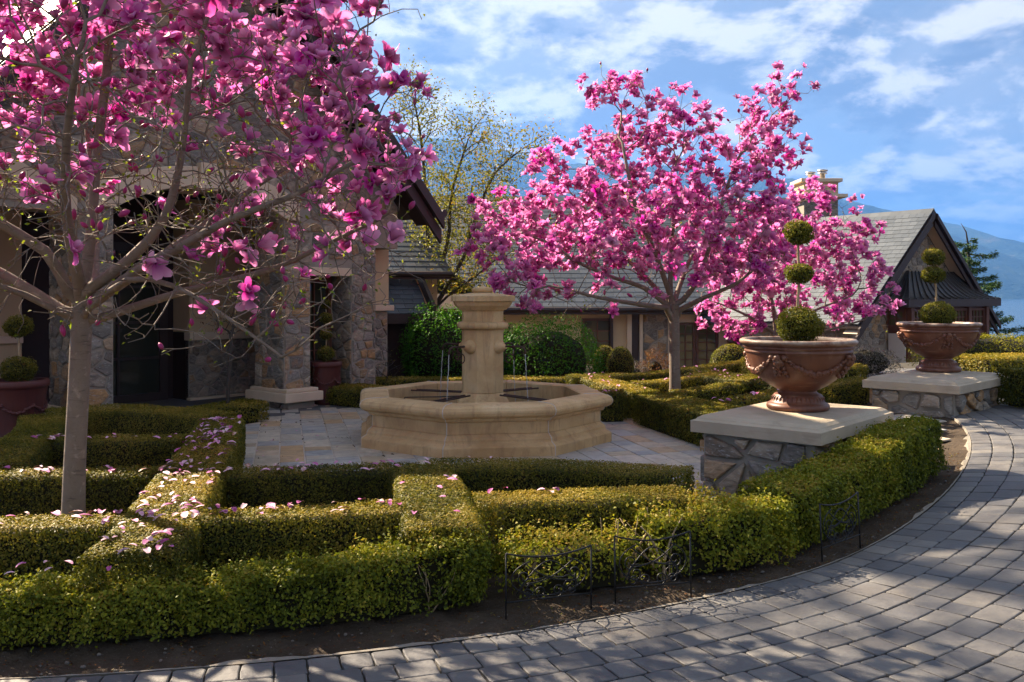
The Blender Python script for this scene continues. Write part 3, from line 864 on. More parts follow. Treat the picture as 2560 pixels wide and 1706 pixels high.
# arch ring of dressed blocks with a keystone
nb = 11
for i in range(nb):
    s0, s1 = -1.42 + 2.84 * i / nb + .004, -1.42 + 2.84 * (i + 1) / nb - .004
    key = (i == nb // 2)
    mb = MB(); V = []
    for d in (0.07 if not key else 0.12, -0.55):
        for k in range(4):
            s = s0 + (s1 - s0) * k / 3
            zi = archz(max(-1.2, min(1.2, s))) - (0.04 if key else 0.0); zo = archz(s * 0.82) + 0.26 + (0.05 if key else 0)
            V += [HP(s, zi, d), HP(s, zo, d)]
    F = []
    for k in range(3):
        a = 2 * k
        F += [(a, a + 2, a + 3, a + 1), (8 + a + 1, 8 + a + 3, 8 + a + 2, 8 + a), (a + 8, a + 10, a + 2, a), (a + 1, a + 3, a + 11, a + 9)]
    F += [(0, 1, 9, 8), (7, 6, 14, 15)]
    mb.add(V, F); mb.build('keystone' if key else 'arch_block', M['trim'], house, False, 0.012)
# left neighbouring arch band
mb = MB()
for k in range(10):
    t0, t1 = k / 10, (k + 1) / 10
    f = lambda t: (-1.64 - 1.7 * t, 2.45 + 0.75 * math.sin(t * 1.4))
    (a0, z0), (a1, z1) = f(t0), f(t1)
    mb.add([HP(a0, z0, .05), HP(a1, z1, .05), HP(a1, z1 + .24, .05), HP(a0, z0 + .24, .05), HP(a0, z0, -.4), HP(a1, z1, -.4)], [(3, 2, 1, 0), (0, 1, 5, 4)])
mb.build('arch_band', M['trim'], house)
# column plinths
for s0, s1 in ((1.1, 1.74), (-1.74, -1.1)):
    mb = MB(); mb.obox(HP(s0, 0.10, -.8), HV * (s1 - s0), HN * 0.98, UPZ * 0.13); mb.obox(HP(s0 + .05, 0.23, -.75), HV * (s1 - s0 - .1), HN * 0.88, UPZ * 0.05); mb.build('plinth', M['trim'], house, False, 0.012)
    mb = MB(); mb.obox(HP(s0 + .1, ZB - .1, -.7), HV * (s1 - s0 - .2), HN * 0.8, UPZ * (0.20 - ZB)); mb.build('plinth_base', M['mortar'], house)
# recess bay with a wooden window, lintel and sill
mb = MB(); mb.obox(HP(1.645, 1.86, -.36), HV * .74, HN * .37, UPZ * .12); mb.build('lintel', M['trim'], house, False, .008)
mb = MB(); mb.add([HP(1.64, ZB, -.5), HP(2.39, ZB, -.5), HP(2.39, 2.2, -.5), HP(1.64, 2.2, -.5)], [(0, 1, 2, 3)]); mb.build('recess_wall', M['mortar'], house)
window(house, HP(1.72, 0.35, -.46), HV, HN, 0.62, 1.5, 2, 4, 0.07)
# stucco bay right of the buttress
mb = MB(); mb.obox(HP(2.85, 1.42, -.55), HV * .62, HN * .15, UPZ * 1.5); mb.build('stucco_panel', M['stucco'], house)
mb = MB(); mb.obox(HP(2.85, 1.33, -.55), HV * .68, HN * .22, UPZ * .09); mb.build('sill', M['trim'], house, False, .008)
mb = MB(); mb.obox(HP(2.85, ZB, -.55), HV * .62, HN * .12, UPZ * 1.45); lw = mb.build('lower_wall', M['mortar'], house)
ps = PieceSet(lw, 'stone', 'stones', M['stone']); stones(ps, HP(0, 0, -.43), HV, HN, 2.85, 3.46, ZB, 1.32, 0.15, 41, 1.2); ps.finish()
# porch interior
mb = MB()
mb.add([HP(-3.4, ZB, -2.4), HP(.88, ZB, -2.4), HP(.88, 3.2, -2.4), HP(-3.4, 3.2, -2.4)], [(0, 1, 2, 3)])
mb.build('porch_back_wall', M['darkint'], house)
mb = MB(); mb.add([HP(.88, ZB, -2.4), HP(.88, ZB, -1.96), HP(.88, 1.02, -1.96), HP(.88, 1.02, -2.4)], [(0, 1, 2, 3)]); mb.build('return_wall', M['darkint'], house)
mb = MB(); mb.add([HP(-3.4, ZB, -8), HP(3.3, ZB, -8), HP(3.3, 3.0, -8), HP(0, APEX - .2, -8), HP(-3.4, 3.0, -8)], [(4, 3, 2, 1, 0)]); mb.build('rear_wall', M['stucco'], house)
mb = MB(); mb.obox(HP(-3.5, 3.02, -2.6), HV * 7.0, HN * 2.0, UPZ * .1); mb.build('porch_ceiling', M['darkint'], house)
mb = MB(); mb.obox(HP(0.88, 1.02, -2.05), HV * 2.4, HN * .12, UPZ * 2.0); mb.obox(HP(0.88, 1.02, -2.5), HV * .1, HN * .448, UPZ * 2.0); mb.build('stucco_wall', M['stucco'], house)
mb = MB(); mb.obox(HP(0.86, .90, -2.05), HV * 2.42, HN * .17, UPZ * .12); mb.build('sill', M['trim'], house, False, .008)
mb = MB(); mb.obox(HP(0.88, ZB, -2.05), HV * 2.4, HN * .10, UPZ * 1.02); pw = mb.build('dado_wall', M['mortar'], house)
ps = PieceSet(pw, 'stone', 'stones', M['stone']); stones(ps, HP(0, 0, -1.95), HV, HN, 0.88, 2.6, ZB + .16, .9, 0.14, 43, 1.15); ps.finish()
mb = MB(); mb.obox(HP(0.87, ZB, -2.0), HV * 2.4, HN * .12, UPZ * .16); mb.build('skirting', M['trim'], house, False, .01)
# dark doors with glazing in the porch
window(house, HP(-0.75, 0.0, -2.38), HV, HN, 1.5, 2.35, 2, 4, 0.12, .04, M['fascia'])
# left bay: stucco wall set back
mb = MB(); mb.obox(HP(-3.4, ZB, -2.3), HV * 2.0, HN * .15, UPZ * 3.1); mb.build('stucco_wall', M['stucco'], house)
mb = MB(); mb.obox(HP(-3.4, .95, -2.15), HV * 2.0, HN * .06, UPZ * .1); mb.build('sill', M['trim'], house, False, .008)
# side walls and back
mb = MB()
mb.add([HP(3.3, ZB, -.55), HP(3.3, ZB, -8), HP(3.3, 3.0, -8), HP(3.3, 3.0, -.55)], [(0, 1, 2, 3)]); mb.add([HP(-3.4, ZB, -.6), HP(-3.4, ZB, -8), HP(-3.4, 3.0, -8), HP(-3.4, 3.0, -.6)], [(3, 2, 1, 0)])
mb.build('side_wall', M['stucco'], house)
# roof
for sg in (1, -1):
    ev = HP(sg * 3.65, EAVE, 0.55); ap = HP(0, APEX, 0.55); dn = -HN * 9.0
    ax = (ap - ev); t = Vector((0, 0, -0.10))
    mb = MB(); mb.obox(ev + t, dn, ax, Vector((0, 0, 0.09))); rf = mb.build('roof', M['fascia'], house)
    if sg < 0: slates(rf, ev + dn, -dn, ax, 9.0, ax.length, 0.22, 0.20, 51, maxn=40)
    else: slates(rf, ev, dn, ax, 9.0, ax.length, 0.22, 0.20, 52, maxn=40)
    for k, (d, w, off) in enumerate(((0.57, 0.20, 0.0), (0.50, 0.22, -0.21))):
        mb = MB(); nn = UPZ * -w
        mb.obox(HP(sg * 3.72, EAVE - 0.07 + off, d), (ap - ev) * 1.0 + Vector((0, 0, 0)), HN * 0.05, nn); mb.build('rake_board', M['fascia'], house)
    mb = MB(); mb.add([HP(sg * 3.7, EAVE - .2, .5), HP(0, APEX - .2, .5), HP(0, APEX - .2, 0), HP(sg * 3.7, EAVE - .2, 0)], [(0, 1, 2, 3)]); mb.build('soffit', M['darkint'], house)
    mb = MB(); a = HP(sg * 3.72, EAVE - .03, .62); mb.tube([a, a - HN * 9.0], 0.06, 8); mb.build('gutter', M['fascia'], house)
# porch paving
V = [HP(-3.6, 0.004, -2.4), HP(3.3, 0.004, -2.4), HP(3.3, 0.004, 0.55), HP(-3.6, 0.004, 0.55)]
struct('porch_path', [tuple(v) for v in V], [(0, 1, 2, 3)], M['paver'])

# ------------------------------------------------------------------ slate-roofed link between the houses
wing = thing('link_wing', 'low dark slate-roofed link building behind the fountain', 'building', (-2.0, 17, 0))
WV = Vector((0.93, 0.36, 0)).normalized(); WN = Vector((0.36, -0.93, 0)).normalized()
def WP(s, z, d=0.0): return Vector((-2.45, 16.0, 0)) + WV * s + WN * d + UPZ * z
mb = MB(); mb.obox(WP(-.6, -1.4, -3), WV * 1.9, WN * 2.6, UPZ * 3.3); mb.build('wall', M['stucco'], wing)
ev, rg = WP(-.7, 1.98, .12), WP(-.7, 3.1, -1.5)
mb = MB(); mb.obox(ev - UPZ * .08, WV * 2.1, rg - ev, UPZ * .07); rf = mb.build('roof', M['fascia'], wing); slates(rf, ev, WV, rg - ev, 2.1, (rg - ev).length, 0.21, 0.17, 61, maxn=150, mat=M['slate_shaded'])
mb = MB(); mb.obox(WP(-.7, 1.86, .12), WV * 2.1, WN * .05, UPZ * .12); mb.build('fascia_board', M['fascia'], wing)
mb = MB(); mb.tube([WP(-.7, 1.95, .22), WP(1.4, 1.95, .22)], .05, 8); mb.build('gutter', M['fascia'], wing)
ev, rg = WP(-.3, 1.25, .9), WP(-.3, 1.9, -.2)
mb = MB(); mb.obox(ev - UPZ * .08, WV * 1.1, rg - ev, UPZ * .07); rf = mb.build('lower_roof', M['fascia'], wing); slates(rf, ev, WV, rg - ev, 1.1, (rg - ev).length, 0.2, 0.16, 62, maxn=80, mat=M['slate_shaded'])
mb = MB(); mb.obox(WP(-.3, 1.1, .9), WV * 1.12, WN * .05, UPZ * .16); mb.build('fascia_board', M['fascia'], wing)
mb = MB(); a, b = WP(.82, 1.2, .95), WP(.82, 1.95, -.2); mb.obox(a, b - a, WV * .06, UPZ * .2); mb.build('rake_board', M['fascia'], wing)
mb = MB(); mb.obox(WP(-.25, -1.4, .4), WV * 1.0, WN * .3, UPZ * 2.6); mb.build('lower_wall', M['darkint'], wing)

# ------------------------------------------------------------------ long house behind the far magnolias
mid = thing('long_house', 'long low house with broad grey slate roof behind the far magnolias', 'house', (3.5, 26, -1.3))
MA = Vector((1, 0.05, 0)).normalized(); MN = Vector((0.05, -1, 0)).normalized()
def MP(s, z, d=0.0): return Vector((-3.2, 25.8, 0)) + MA * s + MN * d + UPZ * z
mb = MB(); mb.obox(MP(0, -1.4, -.3), MA * 13.0, MN * .3, UPZ * 2.6); mw = mb.build('wall', M['stucco'], mid)
mb = MB(); mb.obox(MP(0, -1.4, -9.6), MA * 13.0, MN * 9.2, UPZ * 2.5); mb.build('inner_walls', M['stucco'], mid)
ev, rg = MP(-.4, 1.22, .55), MP(-.4, 4.85, -4.6)
mb = MB(); mb.obox(ev - UPZ * .1, MA * 14.6, rg - ev, UPZ * .09); rf = mb.build('roof', M['fascia'], mid); slates(rf, ev, MA, rg - ev, 14.6, (rg - ev).length, 0.30, 0.24, 63, maxn=290, mat=M['slate_shaded'])
ev2 = MP(-.4, 1.22, -9.7); mb = MB(); mb.obox(ev2 - UPZ * .1, MA * 14.6, rg - ev2, UPZ * .09); mb.build('rear_roof', M['fascia'], mid)
mb = MB(); mb.obox(MP(-.4, 1.02, .55), MA * 14.6, MN * .05, UPZ * .2); mb.build('fascia_board', M['fascia'], mid)
mb = MB(); mb.tube([MP(-.4, 1.16, .66), MP(14.2, 1.16, .66)], .07, 8); mb.build('gutter', M['fascia'], mid)
mb = MB(); mb.add([MP(-.4, 1.05, .55), MP(14.2, 1.05, .55), MP(14.2, 1.05, 0), MP(-.4, 1.05, 0)], [(0, 1, 2, 3)]); mb.build('soffit', M['darkint'], mid)
def mx(px): return ((px - 1280) / FPX * 26.0 + 3.2)
def mpanel(name, x0, x1, z0, z1, mat, d=0.02, bev=0.0):
    mb = MB(); mb.obox(MP(mx(x0), z0, 0), MA * (mx(x1) - mx(x0)), MN * d, UPZ * (z1 - z0)); return mb.build(name, mat, mid, False, bev)
mpanel('pilaster', 1568, 1580, -1.3, 1.05, M['trim'], .12, .01); mpanel('pilaster', 1600, 1608, -1.3, 1.05, M['trim'], .12, .01)
mpanel('pilaster', 1672, 1680, -1.3, 1.05, M['trim'], .12, .01); mpanel('pilaster', 1801, 1822, -1.3, 1.05, M['trim'], .12, .01)
mpanel('lintel', 1680, 1801, .78, 1.04, M['trim'], .1, .01)
mpanel('sill', 1440, 1568, -.55, -.45, M['trim'], .1, .01)
mpanel('door', 1580, 1600, -1.2, 1.04, M['fascia'], .03)
mb = MB(); mb.tube([MP(mx(1528), 1.1, .12), MP(mx(1528), -1.2, .12)], .05, 8); mb.build('drainpipe', M['fascia'], mid)
s1 = mpanel('stone_panel', 1608, 1672, -1.3, 1.03, M['mortar'], .05)
ps = PieceSet(s1, 'stone', 'stones', M['stone']); stones(ps, MP(0, 0, .05), MA, MN, mx(1609), mx(1671), -.9, 1.03, .24, 71, 1.2); ps.finish()
s1 = mpanel('stone_panel', 1822, 2090, -1.3, 1.03, M['mortar'], .05)
ps = PieceSet(s1, 'stone', 'stones', M['stone']); stones(ps, MP(0, 0, .05), MA, MN, mx(1823), mx(2089), -.9, 1.03, .26, 72, 1.2); ps.finish()
M['glassgreen'] = m_glass('green_window_glass', (0.10, 0.095, 0.045))
window(mid, MP(mx(1692), -.85, .01), MA, MN, mx(1742) - mx(1692), 1.62, 2, 6, .07, .03, M['wood'], M['glassgreen'])
window(mid, MP(mx(1744), -.85, .01), MA, MN, mx(1800) - mx(1744), 1.62, 2, 6, .07, .03, M['wood'], M['glassgreen'])
window(mid, MP(mx(1455), -.4, .01), MA, MN, .9, 1.3, 2, 4, .07, .03)
window(mid, MP(mx(1900), -.6, .06), MA, MN, .9, 1.4, 2, 4, .07, .03)
# gable dormer of pale stucco with a brown window at its left end
mb = MB(); mb.obox(MP(.0, -.8, 1.2), MA * 2.3, MN * .2, UPZ * 2.4); mb.build('stucco_bay', M['trim'], mid)
window(mid, MP(.95, .25, 1.41), MA, MN, .9, .95, 2, 2, .08, .03)
mb = MB(); a = MP(-.3, 1.5, 1.6); b = MP(1.1, 2.5, 1.6); c = MP(2.5, 1.5, 1.6)
mb.prism([a, b, c, c - UPZ * .12, b - UPZ * .12, a - UPZ * .12], -MN * 2.4); mb.build('bay_roof', M['fascia'], mid)
# chimney
chm = MB(); cc = Vector((10.15, 30.4, 0))
chm = MB(); chm.box((cc.x, cc.y, 3.9), (1.12, 1.0, 1.6)); cw = chm.build('chimney', M['mortar'], mid)
ps = PieceSet(cw, 'stone', 'stones', M['stone']); stones(ps, Vector((cc.x - .56, cc.y - .5, 0)), (1, 0, 0), (0, -1, 0), 0, 1.12, 3.6, 4.68, .24, 73, 1.2); ps.finish()
for z, w, h in ((4.75, 1.62, .12), (4.87, 1.14, .42), (5.27, 1.36, .12)):
    chm = MB(); chm.box((cc.x, cc.y, z + h / 2), (w, w * .9, h - .004)); chm.build('chimney_cap', M['stucco'] if w < 1.2 else M['trim'], cw, False, .015)
for dx, h in ((-.18, .30), (.22, .38)):
    chm = MB(); chm.lathe([(.09, 0), (.09, h * .55), (.16, h * .58), (.16, h * .66), (.1, h * .68), (.1, h * .75), (.17, h * .78), (.17, h * .9), (.02, h)], (cc.x + dx, cc.y, 5.39), 12); chm.build('flue', M['steel'], cw, True)

# ------------------------------------------------------------------ right gabled house
rh = thing('gabled_house', 'slate-roofed gabled house with a metal-roofed timber bay beside the lake', 'house', (10.4, 24, -1.7))
RG = Vector((0.809, 0.588, 0)); RN = Vector((0.588, -0.809, 0)); RC = Vector((10.72, 24.0, 0))
def RP(s, z, d=0.0): return RC + RG * s + RN * d + UPZ * z
RA, RE, RHW = 3.79, 0.86, 3.35
k = (RA - RE) / RHW
mb = MB(); hw = 2.95
mb.add([RP(-hw, -1.8), RP(hw, -1.8), RP(hw, RA - .25 - k * hw), RP(0, RA - .25), RP(-hw, RA - .25 - k * hw)], [(0, 1, 2, 3, 4)])
mb.add([RP(-hw, -1.8), RP(-hw, RA - .3 - k * hw), RP(-hw, RA - .3 - k * hw, -3.5), RP(-hw, -1.8, -3.5)], [(0, 1, 2, 3)])
mb.add([RP(hw, -1.8), RP(hw, RA - .3 - k * hw), RP(hw, RA - .3 - k * hw, -3.5), RP(hw, -1.8, -3.5)], [(3, 2, 1, 0)])
rw = mb.build('wall', M['mortar'], rh)
ps = PieceSet(rw, 'stone', 'stones', M['stone'])
def rclip(poly):
    for sg in (1, -1):
        poly = clip_half(poly, sg * k, 1, RA - .27) if len(poly) >= 3 else poly
    return poly
stones(ps, RP(0, 0), RG, RN, -hw, hw, 0.3, 3.5, .21, 81, 1.2, .03, .025, rclip)
stones(ps, RP(-hw, 0, 0), -RN, -RG, 0, 3.5, -1.2, .75, .22, 82, 1.2, .03, .025)
ps.finish(290)
for sg in (-1, 1):
    ev = RP(sg * RHW, RE, .42); ap = RP(0, RA, .42)
    mb = MB(); mb.obox(ev - UPZ * .1, -RN * 5.2, ap - ev, UPZ * .09); rf = mb.build('roof', M['fascia'], rh)
    if sg < 0: slates(rf, ev - RN * 5.2, RN, ap - ev, 5.2, (ap - ev).length, .21, .165, 83, maxn=290)
    else: slates(rf, ev, -RN, ap - ev, 5.2, (ap - ev).length, .5, .3, 84, maxn=20)
    for d, w, off in ((.44, .2, 0), (.37, .2, -.19)):
        mb = MB(); mb.obox(RP(sg * (RHW + .06), RE - .1 + off, d), ap - ev, RN * .05, UPZ * -w * .7); mb.build('rake_board', M['fascia'], rh)
    mb = MB(); mb.add([RP(sg * RHW, RE - .22, .38), RP(0, RA - .22, .38), RP(0, RA - .22, 0), RP(sg * RHW, RE - .22, 0)], [(0, 1, 2, 3)]); mb.build('soffit', M['trim'], rh)
for i in range(17):                                    # ridge caps
    mb = MB(); a = RP(0, RA + .0, .42 - i * .3)
    mb.prism([a + RG * -.14 - UPZ * .10, a + UPZ * .035, a + RG * .14 - UPZ * .10, a + RG * .12 - UPZ * .115, a + UPZ * .01, a - RG * .12 - UPZ * .115], -RN * .31); mb.build('ridge_slate', M['slate'], rf)
# timber bay with a swept metal roof
bw, bd = 2.15, .5
RP0 = RP
def RP(s, z, d=0.0): return RP0(s + .45, z, d)
mb = MB(); mb.obox(RP(-bw + .25, -1.8, 0.02), RG * (2 * bw - .5), RN * bd, UPZ * 3.1); mb.build('bay_wall', M['wood'], rh)
def bay_sec(t):
    """t 0 eave .. 1 top: half width, projection, height"""
    zc = 1.46 + .72 * t ** 1.7
    return (bw + .12) * (1 - t) + 1.1 * t, (bd + .3) * (1 - t) + .10 * t, zc
mb = MB(); S_ = [bay_sec(i / 8) for i in range(9)]; V = []; F = []
for hwid, pr, z in S_: V += [RP(-hwid - .0, z, 0.02), RP(-hwid, z, pr), RP(hwid, z, pr), RP(hwid, z, .02)]
for i in range(8):
    for q in range(3): F.append((4 * i + q, 4 * i + q + 1, 4 * i + q + 5, 4 * i + q + 4))
F.append((32, 33, 34, 35)); mb.add(V, F); mr = mb.build('bay_roof', M['metalroof'], rh)
for q in range(15):                                     # standing seams
    u = -1 + 2 * q / 14
    mb = MB(); mb.tube([RP(u * h_, z_ + .015, p_ + .005) for h_, p_, z_ in S_], .018, 5); mb.build('roof_seam', M['metalroof'], mr)
for u in (-1, 1):
    for q in range(4):
        mb = MB(); mb.tube([RP(u * h_, z_ + .012, .05 + (p_ - .05) * q / 4) for h_, p_, z_ in S_], .018, 5); mb.build('roof_seam', M['metalroof'], mr)
mb = MB(); mb.obox(RP(-bw - .14, 1.27, 0), RG * (2 * bw + .28), RN * (bd + .31), UPZ * .19); mb.build('bay_fascia', M['fascia'], rh)
y0 = bd + .03
for i in range(4):
    x = -bw + .40 + i * .93
    window(rh, RP(x, .74, y0), RG, RN, .80, .48, 4, 2, .07, .03, M['wood'], M['glassgreen'])
    window(rh, RP(x, -1.6, y0), RG, RN, .80, 2.2, 1, 1, .08, .03, M['wood'])
for i in range(5):
    mb = MB(); mb.obox(RP(-bw + .255 + i * .93, -1.8, y0 - .02), RG * .14, RN * .14, UPZ * 3.05); mb.build('post', M['wood'], rh)
lf = -RG
window(rh, RP(-bw + .24, .74, .0), RN, -RG, .52, .48, 2, 2, .07, .03, M['wood'], M['glassgreen'])
mb = MB(); mb.obox(RP(-bw + .20, -1.6, .08), RN * .45, -RG * .04, UPZ * 2.2); mb.build('curtain', M['curtain'], rh)
# ------------------------------------------------------------------ foliage
def leaf_mesh(P, Nrm, size, rnd, aspect=0.55, tang=None, fold=0.22, rng=RNG):
    """one folded four-point leaf per point"""
    n = len(P); Nrm = Nrm / np.linalg.norm(Nrm, axis=1, keepdims=True)
    t = rng.normal(size=(n, 3)) if tang is None else tang
    t = t - Nrm * (t * Nrm).sum(1, keepdims=True); t /= np.linalg.norm(t, axis=1, keepdims=True) + 1e-9
    b = np.cross(Nrm, t)
    L = (size * rng.uniform(.7, 1.25, n))[:, None]; W = L * aspect
    V = np.empty((n, 4, 3))
    V[:, 0] = P - t * L * .5; V[:, 2] = P + t * L * .5 - Nrm * L * .10
    V[:, 1] = P + b * W * .5 + Nrm * L * fold * .5; V[:, 3] = P - b * W * .5 + Nrm * L * fold * .5
    F = np.arange(n * 4).reshape(n, 4)
    return V.reshape(-1, 3), F, np.repeat(rnd, 4)
def foliage(name, parent, P, Nrm, size, rnd, mat, aspect=.55, tang=None):
    og = np.array(root_org(parent))
    V, F, A = leaf_mesh(P, Nrm, size, rnd, aspect, tang)
    o = link(name, mkmesh(name, V - og, F, mat, False, {'rnd': A}), parent); o['kind'] = 'stuff'; return o
def smooth_poly(pts, step=0.05):
    pts = np.array(pts, float)
    if len(pts) > 2:                                   # Catmull-Rom
        P = np.vstack([2 * pts[0] - pts[1], pts, 2 * pts[-1] - pts[-2]]); out = []
        for i in range(1, len(P) - 2):
            n = max(2, int(np.linalg.norm(P[i + 1] - P[i]) / step))
            for k in range(n):
                t = k / n
                out.append(.5 * ((2 * P[i]) + (-P[i - 1] + P[i + 1]) * t + (2 * P[i - 1] - 5 * P[i] + 4 * P[i + 1] - P[i + 2]) * t * t + (-P[i - 1] + 3 * P[i] - 3 * P[i + 1] + P[i + 2]) * t ** 3))
        out.append(pts[-1]); return np.array(out)
    n = max(2, int(np.linalg.norm(pts[1] - pts[0]) / step))
    return np.array([pts[0] + (pts[1] - pts[0]) * k / n for k in range(n + 1)])
def supersec(n=160, e=0.20):
    th = np.linspace(0, math.pi, n)
    x = np.sign(np.cos(th)) * np.abs(np.cos(th)) ** e; z = np.sin(th) ** e
    return x, z
HEDGES = []
def nz3(x, y, z, f, seed):
    r = np.random.default_rng(seed); s = 0
    for k in range(5):
        v = r.normal(size=3); v /= np.linalg.norm(v); s = s + np.sin((x * v[0] + y * v[1] + z * v[2]) * f * (1 + .45 * k) + r.uniform(0, 6.28)) / (1 + .5 * k)
    return s / 2.2
def hedge(label, pts, w, h, leaf=.022, dens=9000, rough=.006, mat='box', seed=1, loose=0.0, bare=None, zoff=0.0, hf=None, shell=.018):
    pl = smooth_poly(pts); seg = np.linalg.norm(np.diff(pl, axis=0), axis=1); cum = np.r_[0, np.cumsum(seg)]; Ltot = cum[-1]
    c = pl[len(pl) // 2]
    th = thing('box_hedge', label, 'hedge', (c[0], c[1], g1(c[0], c[1])), 'clipped box hedges of the parterre')
    og = np.array(ORG[th.name]); rng = np.random.default_rng(seed)
    tg = np.gradient(pl, axis=0); tg /= np.linalg.norm(tg, axis=1, keepdims=True); nr = np.c_[-tg[:, 1], tg[:, 0]]
    sx, sz = supersec()
    # inner mass of twigs
    ins = 0.045 if not loose else 0.075
    k = 14; qx, qz = supersec(k)
    ex = np.r_[pl[0] + tg[0] * ins, pl[-1] - tg[-1] * ins].reshape(2, 2)
    V = []; m = 0; idx = range(0, len(pl), 3)
    use = [i for i in idx if cum[i] > ins and cum[i] < Ltot - ins]
    for i in use:
        hh = h * (hf(cum[i] / Ltot) if hf else 1)
        for j in range(k):
            p = pl[i] + nr[i] * qx[j] * (w / 2 - ins); V.append((p[0], p[1], g1(p[0], p[1]) + zoff + qz[j] * (hh - ins)))
    V = np.array(V); m = len(use)
    F = [(i * k + j, i * k + j + 1, (i + 1) * k + j + 1, (i + 1) * k + j) for i in range(m - 1) for j in range(k - 1)]
    F += [tuple(range(k)), tuple(range((m - 1) * k + k - 1, (m - 1) * k - 1, -1))]
    link('inner_twigs', mkmesh('inner_twigs', V - og, F, M['core'], False), th)
    # leaves over sides, top and both ends
    dl = np.hypot(np.diff(sx) * w / 2, np.diff(sz) * h); per = dl.sum(); pc = np.r_[0, np.cumsum(dl)] / per
    n = int(Ltot * per * dens); ne = int(2 * w * h * dens)
    u = rng.uniform(0, Ltot, n); q = rng.uniform(0, 1, n)
    ii = np.clip(np.searchsorted(cum, u), 1, len(pl) - 1); f = ((u - cum[ii - 1]) / seg[ii - 1])[:, None]
    base = pl[ii - 1] * (1 - f) + pl[ii] * f; nn = nr[ii - 1] * (1 - f) + nr[ii] * f; tt = tg[ii - 1] * (1 - f) + tg[ii] * f
    X = np.interp(q, pc, sx); Z = np.interp(q, pc, sz)
    dX = np.interp(np.clip(q + .003, 0, 1), pc, sx) - np.interp(np.clip(q - .003, 0, 1), pc, sx); dZ = np.interp(np.clip(q + .003, 0, 1), pc, sz) - np.interp(np.clip(q - .003, 0, 1), pc, sz)
    N2 = np.c_[dZ * h, -dX * w / 2]; N2 /= np.linalg.norm(N2, axis=1, keepdims=True) + 1e-9
    hh = h * (np.vectorize(hf)(u / Ltot) if hf else np.ones(n))
    P = np.c_[base + nn * (X * w / 2)[:, None], Z * hh]; Nn = np.c_[nn * N2[:, :1], N2[:, 1]]
    ends = []
    for e, sgn in ((0, -1), (-1, 1)):
        a = rng.uniform(-1, 1, ne // 2); b = rng.uniform(0, 1, ne // 2)
        ok = np.abs(a) ** 3.3 + b ** 3.3 < 1; a, b = a[ok], b[ok]
        hb = h * (hf(0 if e == 0 else 1) if hf else 1)
        ends.append((np.c_[pl[e] + nr[e] * (a * w / 2)[:, None], b * hb], np.tile(np.r_[tg[e] * sgn, 0], (len(a), 1))))
    P = np.vstack([P] + [a for a, b in ends]); Nn = np.vstack([Nn] + [b for a, b in ends])
    P[:, 2] += gz(P[:, 0], P[:, 1]) + zoff
    dep = rng.exponential(shell, len(P)); off = -dep + rng.normal(0, .004, len(P))
    off += rough * nz3(P[:, 0], P[:, 1], P[:, 2], 14, seed) * 1.5 + rough * nz3(P[:, 0], P[:, 1], P[:, 2], 5, seed + 5) * 1.5
    if loose:
        off += loose * .9 * nz3(P[:, 0], P[:, 1], P[:, 2], 30, seed + 2) + loose * 1.1 * nz3(P[:, 0], P[:, 1], P[:, 2], 11, seed + 3) + loose * .8 * rng.normal(size=len(P)) * (rng.random(len(P)) < .35)
    keep = P[:, 2] - gz(P[:, 0], P[:, 1]) - zoff > .015 + .05 * rng.random(len(P)) ** 2
    keep &= rng.random(len(P)) > .75 * np.clip(nz3(P[:, 0], P[:, 1], P[:, 2], 13, seed + 20) - .55, 0, 1) * (np.abs(Nn[:, 2]) < .6)
    if bare is not None:
        keep &= rng.random(len(P)) > bare(P)
    P = P + Nn * off[:, None]
    P, Nn, dep = P[keep], Nn[keep], dep[keep]
    if loose:                                          # young shoots standing out of the clipped face
        ns = int(len(P) / 95); ix = rng.choice(len(P), ns); sd_ = Nn[ix] * .6 + np.array([0, 0, .75]) + rng.normal(0, .4, (ns, 3)); sd_ /= np.linalg.norm(sd_, axis=1, keepdims=True)
        ln = rng.uniform(.03, .085, ns); SPs = []
        for q in range(8): SPs.append(P[ix] + sd_ * (ln * (q + .5) / 8)[:, None] + rng.normal(0, .007, (ns, 3)))
        P = np.vstack([P] + SPs); Nn = np.vstack([Nn] + [sd_] * 8); dep = np.r_[dep, np.zeros(ns * 8)]
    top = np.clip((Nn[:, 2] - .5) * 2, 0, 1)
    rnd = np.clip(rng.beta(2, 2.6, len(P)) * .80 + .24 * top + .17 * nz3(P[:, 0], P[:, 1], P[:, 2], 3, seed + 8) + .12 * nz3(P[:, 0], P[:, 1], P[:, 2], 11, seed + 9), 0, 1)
    Nl = Nn * (1.35 if not loose else .65) + rng.normal(0, .5, P.shape) + np.array([0, 0, .2])
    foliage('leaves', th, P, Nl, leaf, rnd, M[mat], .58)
    HEDGES.append((pl, w, h, zoff)); return th
